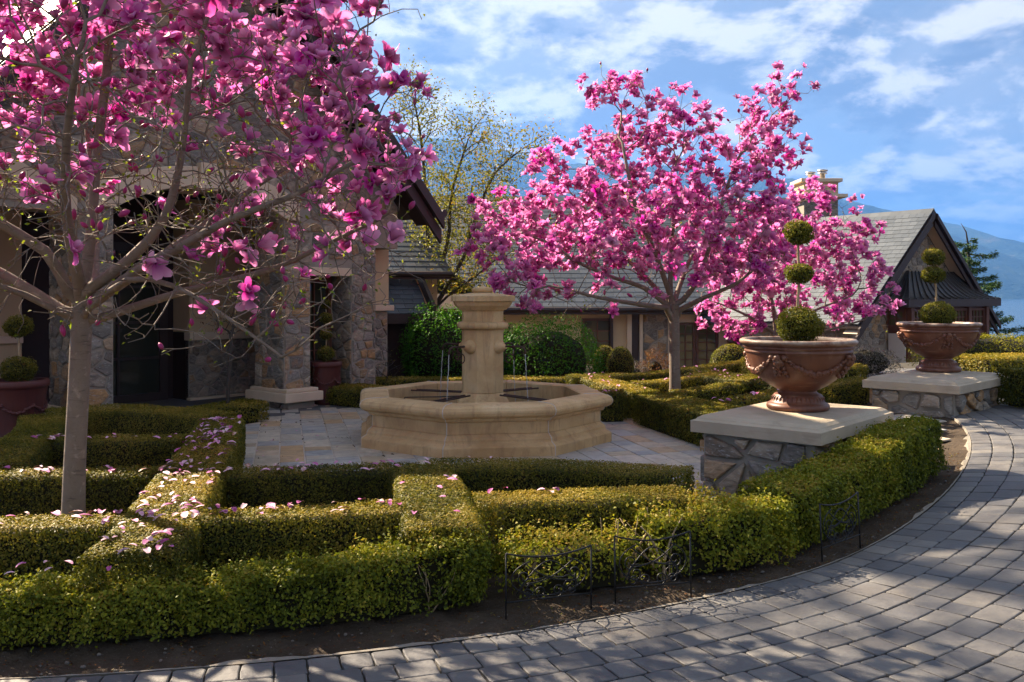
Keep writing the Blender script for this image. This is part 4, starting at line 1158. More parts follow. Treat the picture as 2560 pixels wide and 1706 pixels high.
# front hedge along the driveway
FRONT = np.array([(-4.3, 4.02), (-3.2, 3.98), (-2.2, 4.05), (-1.15, 4.25), (-.6, 4.43), (-.1, 4.64)])
def off_line(p, d):
    p = np.array(p); t = np.gradient(p, axis=0); t /= np.linalg.norm(t, axis=1, keepdims=True); return p + np.c_[-t[:, 1], t[:, 0]] * d
def bare1(P):
    b = np.exp(-((P[:, 0] + .42) / .14) ** 2) * (P[:, 1] < 4.75) * (P[:, 2] < .30) * .72
    return np.maximum(b, .35 * (P[:, 2] < .08))
hedge('long loose box hedge along the driveway in the left foreground', off_line(FRONT, .17), .30, .335, .021, 17000, .012, 'boxrough', 3, .030, bare1, shell=.03, hf=lambda t: .77 + .2 * min(1, max(0, (t - .70) / .22)))
hedge('low patchy box hedge growing through the wrought iron panels', [(-.05, 4.86), (.3, 5.0), (.66, 5.14)], .34, .27, .023, 8500, .02, 'boxrough', 4, .045, lambda P: .35 + .4 * (P[:, 2] < .1), shell=.03)
hedge('bushy box clump with bare stems beside the second iron panel', [(.72, 5.20), (1.1, 5.36), (1.62, 5.62)], .40, .355, .026, 10500, .02, 'boxrough', 5, .04, lambda P: np.maximum(.75 * np.exp(-((P[:, 0] - .85) / .16) ** 2) * (P[:, 2] < .3) * (P[:, 1] < 5.35), .3 * (P[:, 2] < .1)), shell=.03)
hedge('wide clipped box hedge beside the near stone pedestal', [(1.62, 5.78), (2.08, 6.18), (2.46, 6.54), (2.90, 6.98), (3.26, 7.38)], .46, .43, .024, 12000, .010, 'boxrough', 6, .014, hf=lambda t: .86 + .16 * min(1, t * 1.4))
hedge('box hedge strewn with petals running from the foreground past the tree trunk', [(-1.80, 4.25), (-1.86, 4.70), (-1.96, 5.13), (-2.13, 5.9), (-2.24, 6.4), (-2.50, 7.55), (-2.86, 8.95)], .46, .39, .0165, 17500, .005, 'box', 7)
hedge('short sunlit box hedge running towards the fountain left of centre', [(-.36, 4.68), (-.42, 5.2), (-.56, 6.0), (-.66, 6.42)], .46, .40, .0165, 17500, .005, 'box', 8)
hedge('box hedge crossing in front of the near magnolia trunk', [(-4.2, 4.58), (-2.9, 4.87), (-2.08, 4.97)], .31, .38, .0165, 17000, .005, 'box', 9)
hedge('sunlit box hedge crossing between the two petal-strewn rows', [(-1.84, 5.00), (-1.2, 5.13), (-.50, 5.26)], .31, .39, .0165, 17000, .005, 'box', 10)
hedge('golden box hedge ending at the near pedestal', [(-.22, 5.40), (.28, 5.48), (.7, 5.54), (1.06, 5.58)], .40, .40, .0165, 17000, .005, 'box', 11)
hedge('box hedge behind the near magnolia trunk', [(-4.9, 6.15), (-3.6, 6.22), (-2.46, 6.30)], .31, .39, .0165, 15500, .005, 'box', 12)
hedge('box hedge in front of the fountain on the left', [(-2.12, 6.34), (-1.5, 6.42), (-.66, 6.52)], .36, .37, .0165, 15000, .005, 'box', 13)
hedge('curved box hedge directly in front of the fountain basin', [(-.62, 6.62), (-.2, 6.68), (.28, 6.66), (.8, 6.52), (1.24, 6.36)], .44, .37, .0165, 15000, .005, 'box', 14)
hedge('box hedge across the middle of the left parterre', [(-4.3, 7.62), (-3.5, 7.70), (-2.78, 7.74)], .31, .39, .0165, 14000, .005, 'box', 15)
hedge('box hedge along the outer left of the parterre', [(-3.7, 6.45), (-3.98, 7.3), (-4.3, 8.3), (-4.72, 9.15)], .46, .40, .0165, 14000, .005, 'box', 16)
hedge('rounded box hedge closing the left parterre before the porch', [(-4.80, 9.45), (-4.42, 9.72), (-3.9, 9.62), (-3.3, 9.36), (-2.95, 9.16)], .52, .40, .0165, 14000, .005, 'box', 17)
hedge('low box hedge between the porch column and the fountain', [(-3.05, 13.75), (-2.6, 13.45), (-1.9, 12.95), (-1.2, 12.75), (-.4, 12.72), (.5, 12.72), (1.0, 12.68)], .7, .27, .026, 6500, .006, 'box', 18)
hedge('farthest low box hedge behind the fountain', [(-2.3, 14.15), (-1.2, 14.2), (0, 14.25), (1.1, 14.3)], .5, .30, .03, 5000, .006, 'box', 19)
def hab(label, ab, w, h, seed, leaf=.026, dens=6500, zoff=0.0):
    return hedge(label, [tuple(AB(a, b)[:2]) for a, b in ab], w, h, leaf, dens, .006, 'box', seed, zoff=zoff)
hab('dark box hedge bounding the terrace right of the fountain', [(2.28, -1.75), (2.28, .55)], .56, .37, 20, .023, 8500)
hab('petal-strewn box hedge leading away left of the far magnolia', [(2.30, .86), (2.32, 2.9)], .44, .37, 21)
hab('box hedge leading away right of the far magnolia', [(3.78, -.3), (3.78, 2.5)], .44, .37, 22)
hab('box hedge end beside the basin on the right', [(1.2, .98), (2.02, .92)], .46, .37, 23, .024, 7500)
hab('box hedge in front of the far magnolia trunk', [(2.58, .62), (3.54, .62)], .36, .37, 24)
hab('box hedge behind the far magnolia trunk', [(2.58, 1.95), (3.54, 1.95)], .36, .37, 25)
hab('farthest box hedge of the right parterre', [(2.0, 3.12), (3.0, 3.1), (4.1, 2.9), (5.6, 2.3)], .42, .38, 26)
hab('dark box hedge behind the near urn', [(2.6, -.55), (3.54, -.5)], .5, .35, 27)
hab('box hedge between the two urns', [(4.02, .75), (5.2, .5)], .42, .37, 28)
hab('tall box hedge behind the far pedestal on its left', [(4.2, 1.75), (5.2, 1.6)], .55, .52, 29)
hab('low box hedge at the left foot of the far pedestal', [(4.0, -.25), (4.7, -.3)], .45, .30, 30)
hedge('box hedge beyond the far pedestal at the right edge', [(5.62, 10.15), (6.3, 10.35), (7.6, 10.8)], .6, .44, .026, 7000, .008, 'box', 31)
hedge('sunlit box hedge behind the one at the right edge', [(5.75, 11.6), (7.0, 12.0), (8.6, 12.6)], .9, .48, .03, 5500, .008, 'box', 32)
hedge('small dark box hedge square under the porch', [tuple(HP(-.55, 0, .75)[:2]), tuple(HP(.35, 0, .62)[:2])], .5, .26, .028, 5500, .006, 'box', 33)

def blob(name, label, cat, c, rad, leaf, n, mat, base=None, group=None, noise=.06, seed=1, aspect=.55, core=True, stems=0, flat=None, shell=.10):
    rng = np.random.default_rng(seed); cx, cyy = c[0], c[1]
    zb = g1(cx, cyy) if base is None else base
    th = thing(name, label, cat, (cx, cyy, zb), group)
    d = rng.normal(size=(n, 3)); d /= np.linalg.norm(d, axis=1, keepdims=True)
    rr_ = 1 - np.minimum(rng.exponential(shell * .6, n), .6) + noise * 1.6 * nz3(d[:, 0] * 3, d[:, 1] * 3, d[:, 2] * 3, 2.2, seed) + noise * rng.normal(size=n) * .35
    P = np.array(c) + d * np.array(rad) * rr_[:, None]
    ok = P[:, 2] > zb + .02
    P, d = P[ok], d[ok]
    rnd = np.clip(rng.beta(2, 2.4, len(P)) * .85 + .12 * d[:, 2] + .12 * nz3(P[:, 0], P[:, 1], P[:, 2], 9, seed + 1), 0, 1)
    Nl = d * .6 + rng.normal(0, .6, d.shape) + np.array([0, 0, .2])
    if core:
        mb = MB(); q = .80 if core is True else core; mb.ball(c, [max(.02, r * q) for r in rad], 14, 10, .08, seed)
        mb.build('inner_twigs', M['core'], th)
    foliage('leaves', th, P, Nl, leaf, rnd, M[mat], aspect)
    rs = random.Random(seed)
    for k in range(stems):
        a = rs.uniform(0, 6.28); r0 = rad[0] * .2
        mb = MB(); p0 = Vector((cx + r0 * math.cos(a) * .6, cyy + r0 * math.sin(a) * .6, zb - .02)); p2 = Vector(c) + Vector((math.cos(a) * rad[0] * .7, math.sin(a) * rad[1] * .7, rad[2] * .3))
        mb.tube([p0, p0.lerp(p2, .5) + Vector((0, 0, .05)), p2], [.012, .009, .004], 5); mb.build('stem', M['darkbark'], th)
    return th
blob('green_shrub', 'bright green leafy shrub left of the fountain column', 'shrub', (-1.18, 15.4, .62), (.74, .7, .78), .045, 9000, 'shrub', -.1, 'bright green shrubs behind the fountain', .10, 41, .45, .72, 5)
blob('green_shrub', 'wide bright green leafy shrub right of the fountain column', 'shrub', (.62, 15.3, .42), (.90, .75, .76), .045, 11000, 'shrub', -.1, 'bright green shrubs behind the fountain', .10, 42, .45, .72, 5)
blob('green_shrub', 'bright green shrub half hidden behind the fountain column', 'shrub', (-.3, 15.6, .40), (.7, .7, .75), .045, 6000, 'shrub', -.1, 'bright green shrubs behind the fountain', .10, 43, .45, .72, 5)
blob('ball_shrub', 'round golden clipped shrub between the green shrub and the far trunk', 'shrub', (1.82, 15.3, .38), (.235, .235, .34), .022, 5000, 'topi', -.05, 'clipped ball shrubs', .015, 44, .6, .9)
blob('ball_shrub', 'darker round shrub tucked behind the golden ball', 'shrub', (1.62, 15.8, .36), (.22, .22, .36), .024, 3500, 'box', -.05, 'clipped ball shrubs', .03, 45, .6, .88)
blob('ball_shrub', 'wide clipped green ball left of the near urn', 'shrub', (3.60, 15.0, .44), (.33, .33, .34), .022, 6500, 'topi', .1, 'clipped ball shrubs', .015, 46, .6, .9)
blob('low_shrub', 'small reddish shrub at the foot of the long house', 'shrub', (2.55, 16.2, .2), (.28, .2, .38), .035, 1500, 'redleaf', -.3, 'small shrubs by the house', .2, 47, .4, .5, 4)
blob('low_shrub', 'grey green tuft beside the golden ball shrub', 'shrub', (2.12, 15.6, .2), (.2, .2, .25), .03, 1200, 'lav', -.1, 'small shrubs by the house', .2, 48, .3, .5, 3)
blob('yellow_shrub', 'yellow green flowering shrub behind the far pedestal', 'shrub', (7.6, 14.6, .62), (1.15, .6, .34), .035, 9000, 'yellow', .3, None, .12, 49, .35, .8)
blob('lavender', 'grey lavender mound left of the far urn', 'shrub', (5.25, 13.6, .58), (.55, .4, .26), .04, 4500, 'lav', .3, None, .14, 50, .22, .7)

# ------------------------------------------------------------------ fountain
RB = R(9.0)
fo = thing('fountain', 'octagonal limestone fountain with central pillar and four thin water spouts', 'fountain', tuple(FC))
def octv(r, k, z, c=FC): 
    a = RB - math.pi / 2 - math.pi / 8 + k * math.pi / 4
    return Vector((c.x + r * math.cos(a), c.y + r * math.sin(a), z))
CK = 1 / math.cos(math.pi / 8)
def oct_block(prof, k, gap=.004):
    """one of eight stones: profile (apothem, z) closed, swept along side k"""
    mb = MB(); V = []
    for e, kk in ((0, k), (1, k + 1)):
        other = k + 1 if e == 0 else k
        for r, z in prof:
            p = octv(r * CK, kk, z); q = octv(r * CK, other, z); V.append(p + (q - p).normalized() * gap)
    n = len(prof); F = [(i, (i + 1) % n, n + (i + 1) % n, n + i) for i in range(n)]
    F = [tuple(reversed(f)) for f in F]
    F += [tuple(range(n)), tuple(range(2 * n - 1, n - 1, -1))]
    mb.add(V, F); return mb
base_p = [(1.34, 0), (1.34, .095), (1.335, .105), (1.285, .135), (1.28, .15), (1.28, .165), (1.265, .185), (1.245, .20), (1.235, .215), (.98, .215), (.98, 0)]
wall_p = [(1.225, .217), (1.225, .335), (1.04, .335), (1.04, .217)]
rim_p = [(1.235, .337), (1.255, .345), (1.265, .36), (1.268, .375), (1.30, .385), (1.335, .405), (1.352, .435), (1.352, .455), (1.335, .485), (1.30, .503), (1.25, .510), (1.06, .510), (1.04, .50), (1.035, .337)]
for k in range(8):
    oct_block(base_p, k, .003).build('base_stone', M['lime'], fo, False, .004)
    oct_block(wall_p, k, .003).build('wall_panel', M['lime'], fo)
    oct_block(rim_p, k, .004).build('rim_stone', M['lime'], fo)
    mb = MB(); a = octv(1.215 * CK, k, .1); pts = []
    for r, z in base_p[:9] + wall_p[:2] + rim_p[:12]: pts.append(octv((r - .002) * CK, k, z))
    mb.tube(pts, .0055, 5); mb.build('joint', M['seam'], fo)
mb = MB(); mb.lathe([(1.036 * CK, .0), (1.036 * CK, .21)], FC, 8, RB - math.pi / 2 - math.pi / 8); mb.build('basin_floor', M['lime'], fo)
V = [octv(1.035 * CK, k, .235) for k in range(8)]; mb = MB(); mb.add(V, [tuple(range(8))]); mb.build('water', M['water'], fo)
# pillar
def octloft(prof, name, bev=.004, n=8):
    mb = MB(); mb.lathe([(r * CK, z) for r, z in prof], FC, n, RB - math.pi / 2 - math.pi / 8); return mb.build(name, M['lime'], fo, False, bev)
octloft([(.285, .22), (.285, .40), (.275, .42), (.24, .465), (.222, .50)], 'pillar_foot')
octloft([(.222, .501), (.222, 1.205)], 'pillar_shaft', .006)
tor = [(.222, 1.206), (.238, 1.208)] + [(.24 + .038 * math.sin(t), 1.248 - .040 * math.cos(t)) for t in np.linspace(0.25, math.pi - .25, 9)] + [(.238, 1.288), (.225, 1.29)]
octloft(tor, 'pillar_ring', 0)
octloft([(.222, 1.291), (.222, 1.40), (.226, 1.415), (.255, 1.425), (.262, 1.435), (.30, 1.47), (.315, 1.50), (.318, 1.515)], 'pillar_neck', 0)
octloft([(.343, 1.517), (.345, 1.522), (.345, 1.575), (.340, 1.580), (.10, 1.613)], 'pillar_cap', .003)
mb = MB(); mb.lathe([(.10, 1.6135), (.112, 1.62), (.119, 1.635), (.119, 1.65), (.112, 1.665), (.09, 1.673), (.04, 1.676), (.02, 1.683), (.011, 1.70), (.007, 1.72), (.002, 1.73)], FC, 28); mb.build('finial', M['lime'], fo, True)
for k in range(4):
    a = RB - math.pi / 2 - math.pi / 4 + k * math.pi / 2
    D = Vector((math.cos(a), math.sin(a), 0)); S = Vector((-math.sin(a), math.cos(a), 0))
    c = FC + D * .222 + UPZ * 1.015
    # domed boss
    mb = MB(); prof = [(.078, 0), (.078, .012), (.070, .02), (.066, .03), (.058, .052), (.044, .068), (.03, .078), (.026, .10), (.012, .104)]
    V = []; F = []; nn = 20
    for r, d in prof:
        for i in range(nn): t = 2 * math.pi * i / nn; V.append(c + D * d + S * (r * math.cos(t)) + UPZ * (r * math.sin(t)))
    for j in range(len(prof) - 1):
        for i in range(nn): F.append((j * nn + i, j * nn + (i + 1) % nn, (j + 1) * nn + (i + 1) % nn, (j + 1) * nn + i))
    F.append(tuple(range((len(prof) - 1) * nn, len(prof) * nn))); mb.add(V, F); mb.build('spout_boss', M['lime'], fo, True)
    # iron spout with a bent nose
    mb = MB(); b0 = c + D * .09 + UPZ * .008
    pts = [b0, b0 + D * .12, b0 + D * .20 + UPZ * .004, b0 + D * .245 - UPZ * .008, b0 + D * .268 - UPZ * .035, b0 + D * .272 - UPZ * .075]
    mb.tube(pts, .0115, 8); sp_ = mb.build('spout', M['rustiron'], fo, True)
    end = pts[-1]
    # scroll bracket
    pts = [b0 + D * .13, b0 + D * .125 - UPZ * .06, b0 + D * .11 - UPZ * .12]
    for i in range(26):
        t = i / 25; ang = math.pi * 0.95 + t * 4.2 * math.pi / 1.6; rad_ = .062 * (1 - t) + .012
        pts.append(b0 + D * (.055 + rad_ * math.cos(ang + math.pi)) - UPZ * (.14 - rad_ * math.sin(ang) * -1))
    mb = MB(); mb.tube(pts, .0065, 6); mb.build('scroll_bracket', M['rustiron'], fo, True)
    # stream of water
    rs = random.Random(k); pts = []; rad = []
    for i in range(44):
        t = i / 43; z = end.z - t * (end.z - .24)
        pts.append(end + D * (.05 * t + rs.uniform(-.003, .003)) + S * rs.uniform(-.004, .004) * (1 + t) + UPZ * (z - end.z)); rad.append((.0048 if t < .25 else .0018 + .0050 * rs.random()))
    mb = MB(); mb.tube(pts, rad, 6); mb.build('water_stream', M['jet'], fo, True)
    # pair of iron struts from the pillar foot to the basin wall
    for sg in (-1, 1):
        mb = MB(); p0 = FC + D * .27 + S * .035 * sg + UPZ * .485; p1 = FC + D * 1.03 + S * .05 * sg + UPZ * .46
        mb.tube([p0, p1], .010, 6); mb.build('strut', M['rustiron'], fo)
mb = MB(); q = octv(1.0 * CK, 6, .49); mb.tube([FC + Vector((-.2, -.1, .47)), FC + Vector((-.5, .05, .44)), q.lerp(FC, .15) + Vector((0, 0, .0)), q.lerp(FC, .1) - UPZ * .12, q.lerp(FC, .1) - UPZ * .25], .006, 5); mb.build('pump_cable', M['iron'], fo, True)

# ------------------------------------------------------------------ pedestals, urns and topiaries
def pedestal(label, P1, P2, lu, lv, ztop, zb, seed, thick):
    P1, P2 = Vector(P1), Vector(P2); U = (P2 - P1).normalized(); Vv = Vector((-U.y, U.x, 0))
    c = P2 - U * lu / 2 + Vv * lv / 2
    th = thing('stone_pedestal', label, 'pedestal', (c.x, c.y, zb), 'stone pedestals carrying the urns')
    def PP(a, b, z): return Vector((c.x, c.y, 0)) + U * a + Vv * b + UPZ * z
    mb = MB(); ins = .055; a, b = lu / 2 - ins - .025, lv / 2 - ins - .025
    mb.obox(PP(-a, -b, zb - .1), U * 2 * a, Vv * 2 * b, UPZ * (ztop - thick - zb + .1)); co = mb.build('core_wall', M['mortar'], th)
    ps = PieceSet(co, 'stone', 'stones', M['stone']); h1 = ztop - thick - .004
    stones(ps, PP(-a, -b, 0), U, -Vv, 0, 2 * a, zb - .04, h1, .19, seed, 1.1, .036, .045)
    stones(ps, PP(a, -b, 0), Vv, U, 0, 2 * b, zb - .04, h1, .19, seed + 1, 1.1, .036, .045)
    stones(ps, PP(-a, b, 0), -Vv, -U, 0, 2 * b, zb - .04, h1, .19, seed + 2, 1.1, .036, .045)
    stones(ps, PP(a, b, 0), -U, Vv, 0, 2 * a, zb - .04, h1, .19, seed + 3, 1.1, .036, .045)
    ps.finish()
    # cap slab with a stepped, splayed top
    mb = MB(); V = []; lev = [(0, ztop - thick), (0, ztop), (-.018, ztop + .004), (-.030, ztop + .010), (-.036, ztop + .016), (-.040, ztop + .022), (-.075, ztop + .042)]
    for d, z in lev:
        for sa, sb in ((-1, -1), (1, -1), (1, 1), (-1, 1)): V.append(PP(sa * (lu / 2 + d), sb * (lv / 2 + d), z))
    F = [(3, 2, 1, 0)] + [(4 * i + q, 4 * i + (q + 1) % 4, 4 * i + 4 + (q + 1) % 4, 4 * i + 4 + q) for i in range(len(lev) - 1) for q in range(4)]
    n0 = 4 * (len(lev) - 1); F.append((n0, n0 + 1, n0 + 2, n0 + 3)); mb.add(V, F); mb.build('cap', M['cap'], th, False, .003)
    return c
pc1 = pedestal('near stone pedestal with a broad stepped sandstone cap beside the driveway hedge', (1.43, 7.295, 0), (2.239, 6.597, 0), 1.07, 1.57, .588, 0.0, 101, .093)
pc2 = pedestal('far stone pedestal with a stepped sandstone cap at the right of the path', (3.933, 10.13, 0), (4.639, 9.43, 0), 1.03, 1.60, .64, .30, 111, .085)

def urn(label, c, z0, sc, rot, seed):
    th = thing('terracotta_urn', label, 'urn', (c[0], c[1], z0), 'terracotta garland urns'); KZ = 1.05
    cc = (c[0], c[1], z0)
    prof = [(.0, .0), (.235, .0), (.248, .010), (.252, .028), (.245, .046), (.225, .055), (.215, .062), (.205, .085), (.190, .118), (.182, .122), (.165, .128), (.150, .138), (.150, .150),
            (.175, .163), (.23, .19), (.295, .235), (.345, .285), (.380, .335), (.402, .385), (.414, .43), (.419, .447), (.428, .452), (.430, .462), (.422, .468), (.424, .480), (.436, .486), (.438, .494),
            (.430, .502), (.446, .507), (.462, .517), (.470, .530), (.466, .545), (.450, .553), (.430, .553), (.418, .545), (.412, .52), (.40, .48)]
    mb = MB(); mb.lathe([(r * sc, z * sc * KZ) for r, z in prof], cc, 64, 0, False)
    og = np.array(ORG[th.name]); Vb = np.array(mb.V) - og
    zz_ = Vb[:, 2] / sc / KZ
    rim = np.clip((zz_ - .515) / .03, 0, 1)
    me = mkmesh('bowl', Vb, mb.F, M['terra'], True, {'rnd': mb.A, 'rim': rim}); bo = link('bowl', me, th)
    def wall_r(z): return np.interp(z, [.163, .19, .235, .285, .335, .385, .43], [.175, .23, .295, .345, .38, .402, .414])
    rs = random.Random(seed)
    for k in range(4):
        a0 = rot + k * math.pi / 2
        # mask boss
        mb = MB(); r = wall_r(.40); D = Vector((math.cos(a0), math.sin(a0), 0)); S = Vector((-math.sin(a0), math.cos(a0), 0))
        def at(u, z, o=0.0):
            a = a0 + u; r_ = wall_r(z) + o; return Vector((c[0] + r_ * sc * math.cos(a), c[1] + r_ * sc * math.sin(a), z0 + z * sc * KZ))
        mb.ball(at(0, .395, .012), (.040 * sc, .040 * sc, .05 * sc), 10, 8, .10, seed + k)
        mb.ball(at(0, .42, .03), (.030 * sc,) * 3, 8, 6, .15, seed + k + 3); mb.ball(at(.0, .385, .048), (.012 * sc,) * 3, 6, 5)
        for sg in (-1, 1):
            mb.ball(at(sg * .05, .408, .045), (.011 * sc,) * 3, 6, 5); mb.ball(at(sg * .12, .425, .018), (.026 * sc, .026 * sc, .022 * sc), 8, 6, .2, seed + 9)
            for q in range(4): mb.ball(at(sg * (.07 + .02 * q), .375 - .032 * q, .012), (.019 * sc,) * 3, 7, 5, .3, seed + q)
        for q in range(3): mb.ball(at(rs.uniform(-.03, .03), .345 - .025 * q, .015), (.02 * sc,) * 3, 7, 5, .3, seed + q)
        mb.build('mask_boss', M['terra'], bo, True)
        # garland swag of lumps
        mb = MB()
        for q in range(30):
            t = q / 29; u = .16 + t * (math.pi / 2 - .32); z = .405 - .105 * math.sin(math.pi * t) ** .9; s_ = .014 + .011 * math.sin(math.pi * t)
            for j in range(3): mb.ball(at(u + rs.uniform(-.02, .02), z + rs.uniform(-.6, .6) * s_, .004 + rs.uniform(0, .012)), (s_ * sc * rs.uniform(.6, .95),) * 3, 6, 5, .35, rs.randrange(999))
        mb.build('garland', M['terra'], bo, True)
    for k in range(36):                                # leaf collar of the foot
        a = 2 * math.pi * k / 36; mb = MB() if k == 0 else mb
        D = Vector((math.cos(a), math.sin(a), 0)); S = Vector((-math.sin(a), math.cos(a), 0)); b = Vector(cc)
        q0, q1 = b + D * .214 * sc + UPZ * .064 * sc * KZ, b + D * .186 * sc + UPZ * .118 * sc * KZ; s_ = S * .016 * sc
        mb.add([q0, q1 - s_, q1 + s_, (q0 + q1) / 2 + D * .012 * sc + UPZ * .004], [(0, 3, 1), (0, 2, 3), (1, 3, 2)])
    mb.build('foot_collar', M['terra'], th)
    mb = MB(); pr = [(.405, .50), (.36, .512), (.25, .522), (.12, .532), (.02, .54)]; mb.lathe([(r * sc, z * sc * KZ) for r, z in pr], cc, 40, 0, True)
    for q in range(60):
        a = rs.uniform(0, 6.28); r = .37 * math.sqrt(rs.random()); mb.ball((c[0] + r * sc * math.cos(a), c[1] + r * sc * math.sin(a), z0 + (.515 + .01 * (1 - r / .4)) * sc * KZ), (rs.uniform(.008, .022), rs.uniform(.008, .022), .01), 5, 4, .4, q)
    mb.build('soil', M['soil'], th)
    return z0 + .53 * sc * KZ
def topiary(label, c, zb, balls, seed, stem_r=.013, mat='topi', group='ball topiaries in pots', leaf=.020, dn=16000):
    th = thing('ball_topiary', label, 'topiary', (c[0], c[1], zb), group)
    rs = random.Random(seed); rng = np.random.default_rng(seed); pts = []
    for i in range(14):
        t = i / 13; z = zb - .04 + t * (balls[-1][1] - zb); pts.append((c[0] + rs.uniform(-.006, .006) + balls[-1][0] * t, c[1] + rs.uniform(-.006, .006), z))
    mb = MB(); mb.tube(pts, [stem_r * (1.15 - .3 * i / 13) for i in range(14)], 8); mb.build('stem', M['stem'], th, True)
    for k, (dx, z, rx, rz) in enumerate(balls):
        cc = np.array((c[0] + dx, c[1], z)); ar = 4 * math.pi * rx * rz; n = int(ar * dn)
        d = rng.normal(size=(n, 3)); d /= np.linalg.norm(d, axis=1, keepdims=True)
        rr_ = 1.0 - np.minimum(rng.exponential(.09, n), .5) + .11 * nz3(d[:, 0], d[:, 1], d[:, 2], 5, seed + k) + .055 * rng.normal(size=n)
        P = cc + d * np.array((rx, rx, rz)) * rr_[:, None]
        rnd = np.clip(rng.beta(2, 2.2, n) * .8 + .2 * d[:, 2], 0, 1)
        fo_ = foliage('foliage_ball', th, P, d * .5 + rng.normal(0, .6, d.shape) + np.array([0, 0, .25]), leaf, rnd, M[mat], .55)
        mb = MB(); mb.ball(cc, (rx * .72, rx * .72, rz * .72), 12, 8, .1, seed); mb.build('inner_twigs', M['core'], fo_)
u1 = (2.405, 7.66); zs = urn('near terracotta urn with garlands on the near pedestal', u1, .631, 1.02, R(-128), 201)
topiary('green three-ball topiary standing in the near urn', u1, zs, [(.012, 1.335, .185, .15), (.012, 1.772, .118, .085), (.008, 2.115, .120, .105)], 301)
u2 = (5.06, 10.80); zs = urn('far terracotta urn with garlands on the far pedestal', u2, .683, .995, R(-100), 211)
topiary('golden green three-ball topiary standing in the far urn', u2, zs, [(-.01, 1.355, .195, .15), (-.06, 1.828, .136, .098), (-.06, 2.036, .125, .10)], 311, leaf=.022, dn=12000)

def tall_pot(label, c, z0, r, h, seed):
    th = thing('tall_pot', label, 'pot', (c[0], c[1], z0), 'dark red pots by the porch')
    prof = [(.0, 0), (.70, 0), (.74, .02), (.72, .06), (.78, .30), (.86, .62), (.92, .86), (.93, .87), (.98, .88), (1.0, .91), (1.0, .97), (.96, 1.0), (.88, 1.0), (.85, .96), (.84, .9)]
    mb = MB(); mb.lathe([(a * r, b * h) for a, b in prof], (c[0], c[1], z0), 40, 0, False); bo = mb.build('body', M['darkterra'], th, True); rs = random.Random(seed)
    for k in range(5):
        mb = MB(); a0 = k * 2 * math.pi / 5 + seed
        for q in range(22):
            t = q / 21; a = a0 + t * 2 * math.pi / 5; z = .60 - .12 * math.sin(math.pi * t); rr_ = np.interp(z, [.06, .3, .62], [.72, .78, .86]) * r + .008
            mb.ball((c[0] + rr_ * math.cos(a), c[1] + rr_ * math.sin(a), z0 + z * h + rs.uniform(-.01, .01)), (r * rs.uniform(.05, .075),) * 3, 6, 5, .3, rs.randrange(99))
        mb.build('garland', M['darkterra'], bo, True)
    mb = MB(); mb.lathe([(r * .85, h * .93), (r * .4, h * .95), (.01, h * .96)], (c[0], c[1], z0), 24); mb.build('soil', M['soil'], th)
    return z0 + h * .95
pp = (-5.42, 10.0); zs = tall_pot('large dark red garlanded pot at the left edge before the porch', pp, .0, .31, .66, 2)
topiary('dark ball topiary in the left garlanded pot', pp, zs, [(0, zs + .14, .18, .14), (.0, zs + .62, .15, .12)], 321, .012, 'box', leaf=.022, dn=11000)
q_ = HP(1.98, 0, -.08); zs = tall_pot('dark red garlanded pot before the narrow wooden window', (q_.x, q_.y), .0, .235, .62, 3)
topiary('slender dark tiered topiary in the pot before the narrow window', (q_.x, q_.y), zs, [(0, zs + .14, .13, .11), (0, zs + .42, .09, .08), (0, zs + .66, .10, .08), (0, zs + .86, .07, .07)], 331, .009, 'box', leaf=.022, dn=9000)

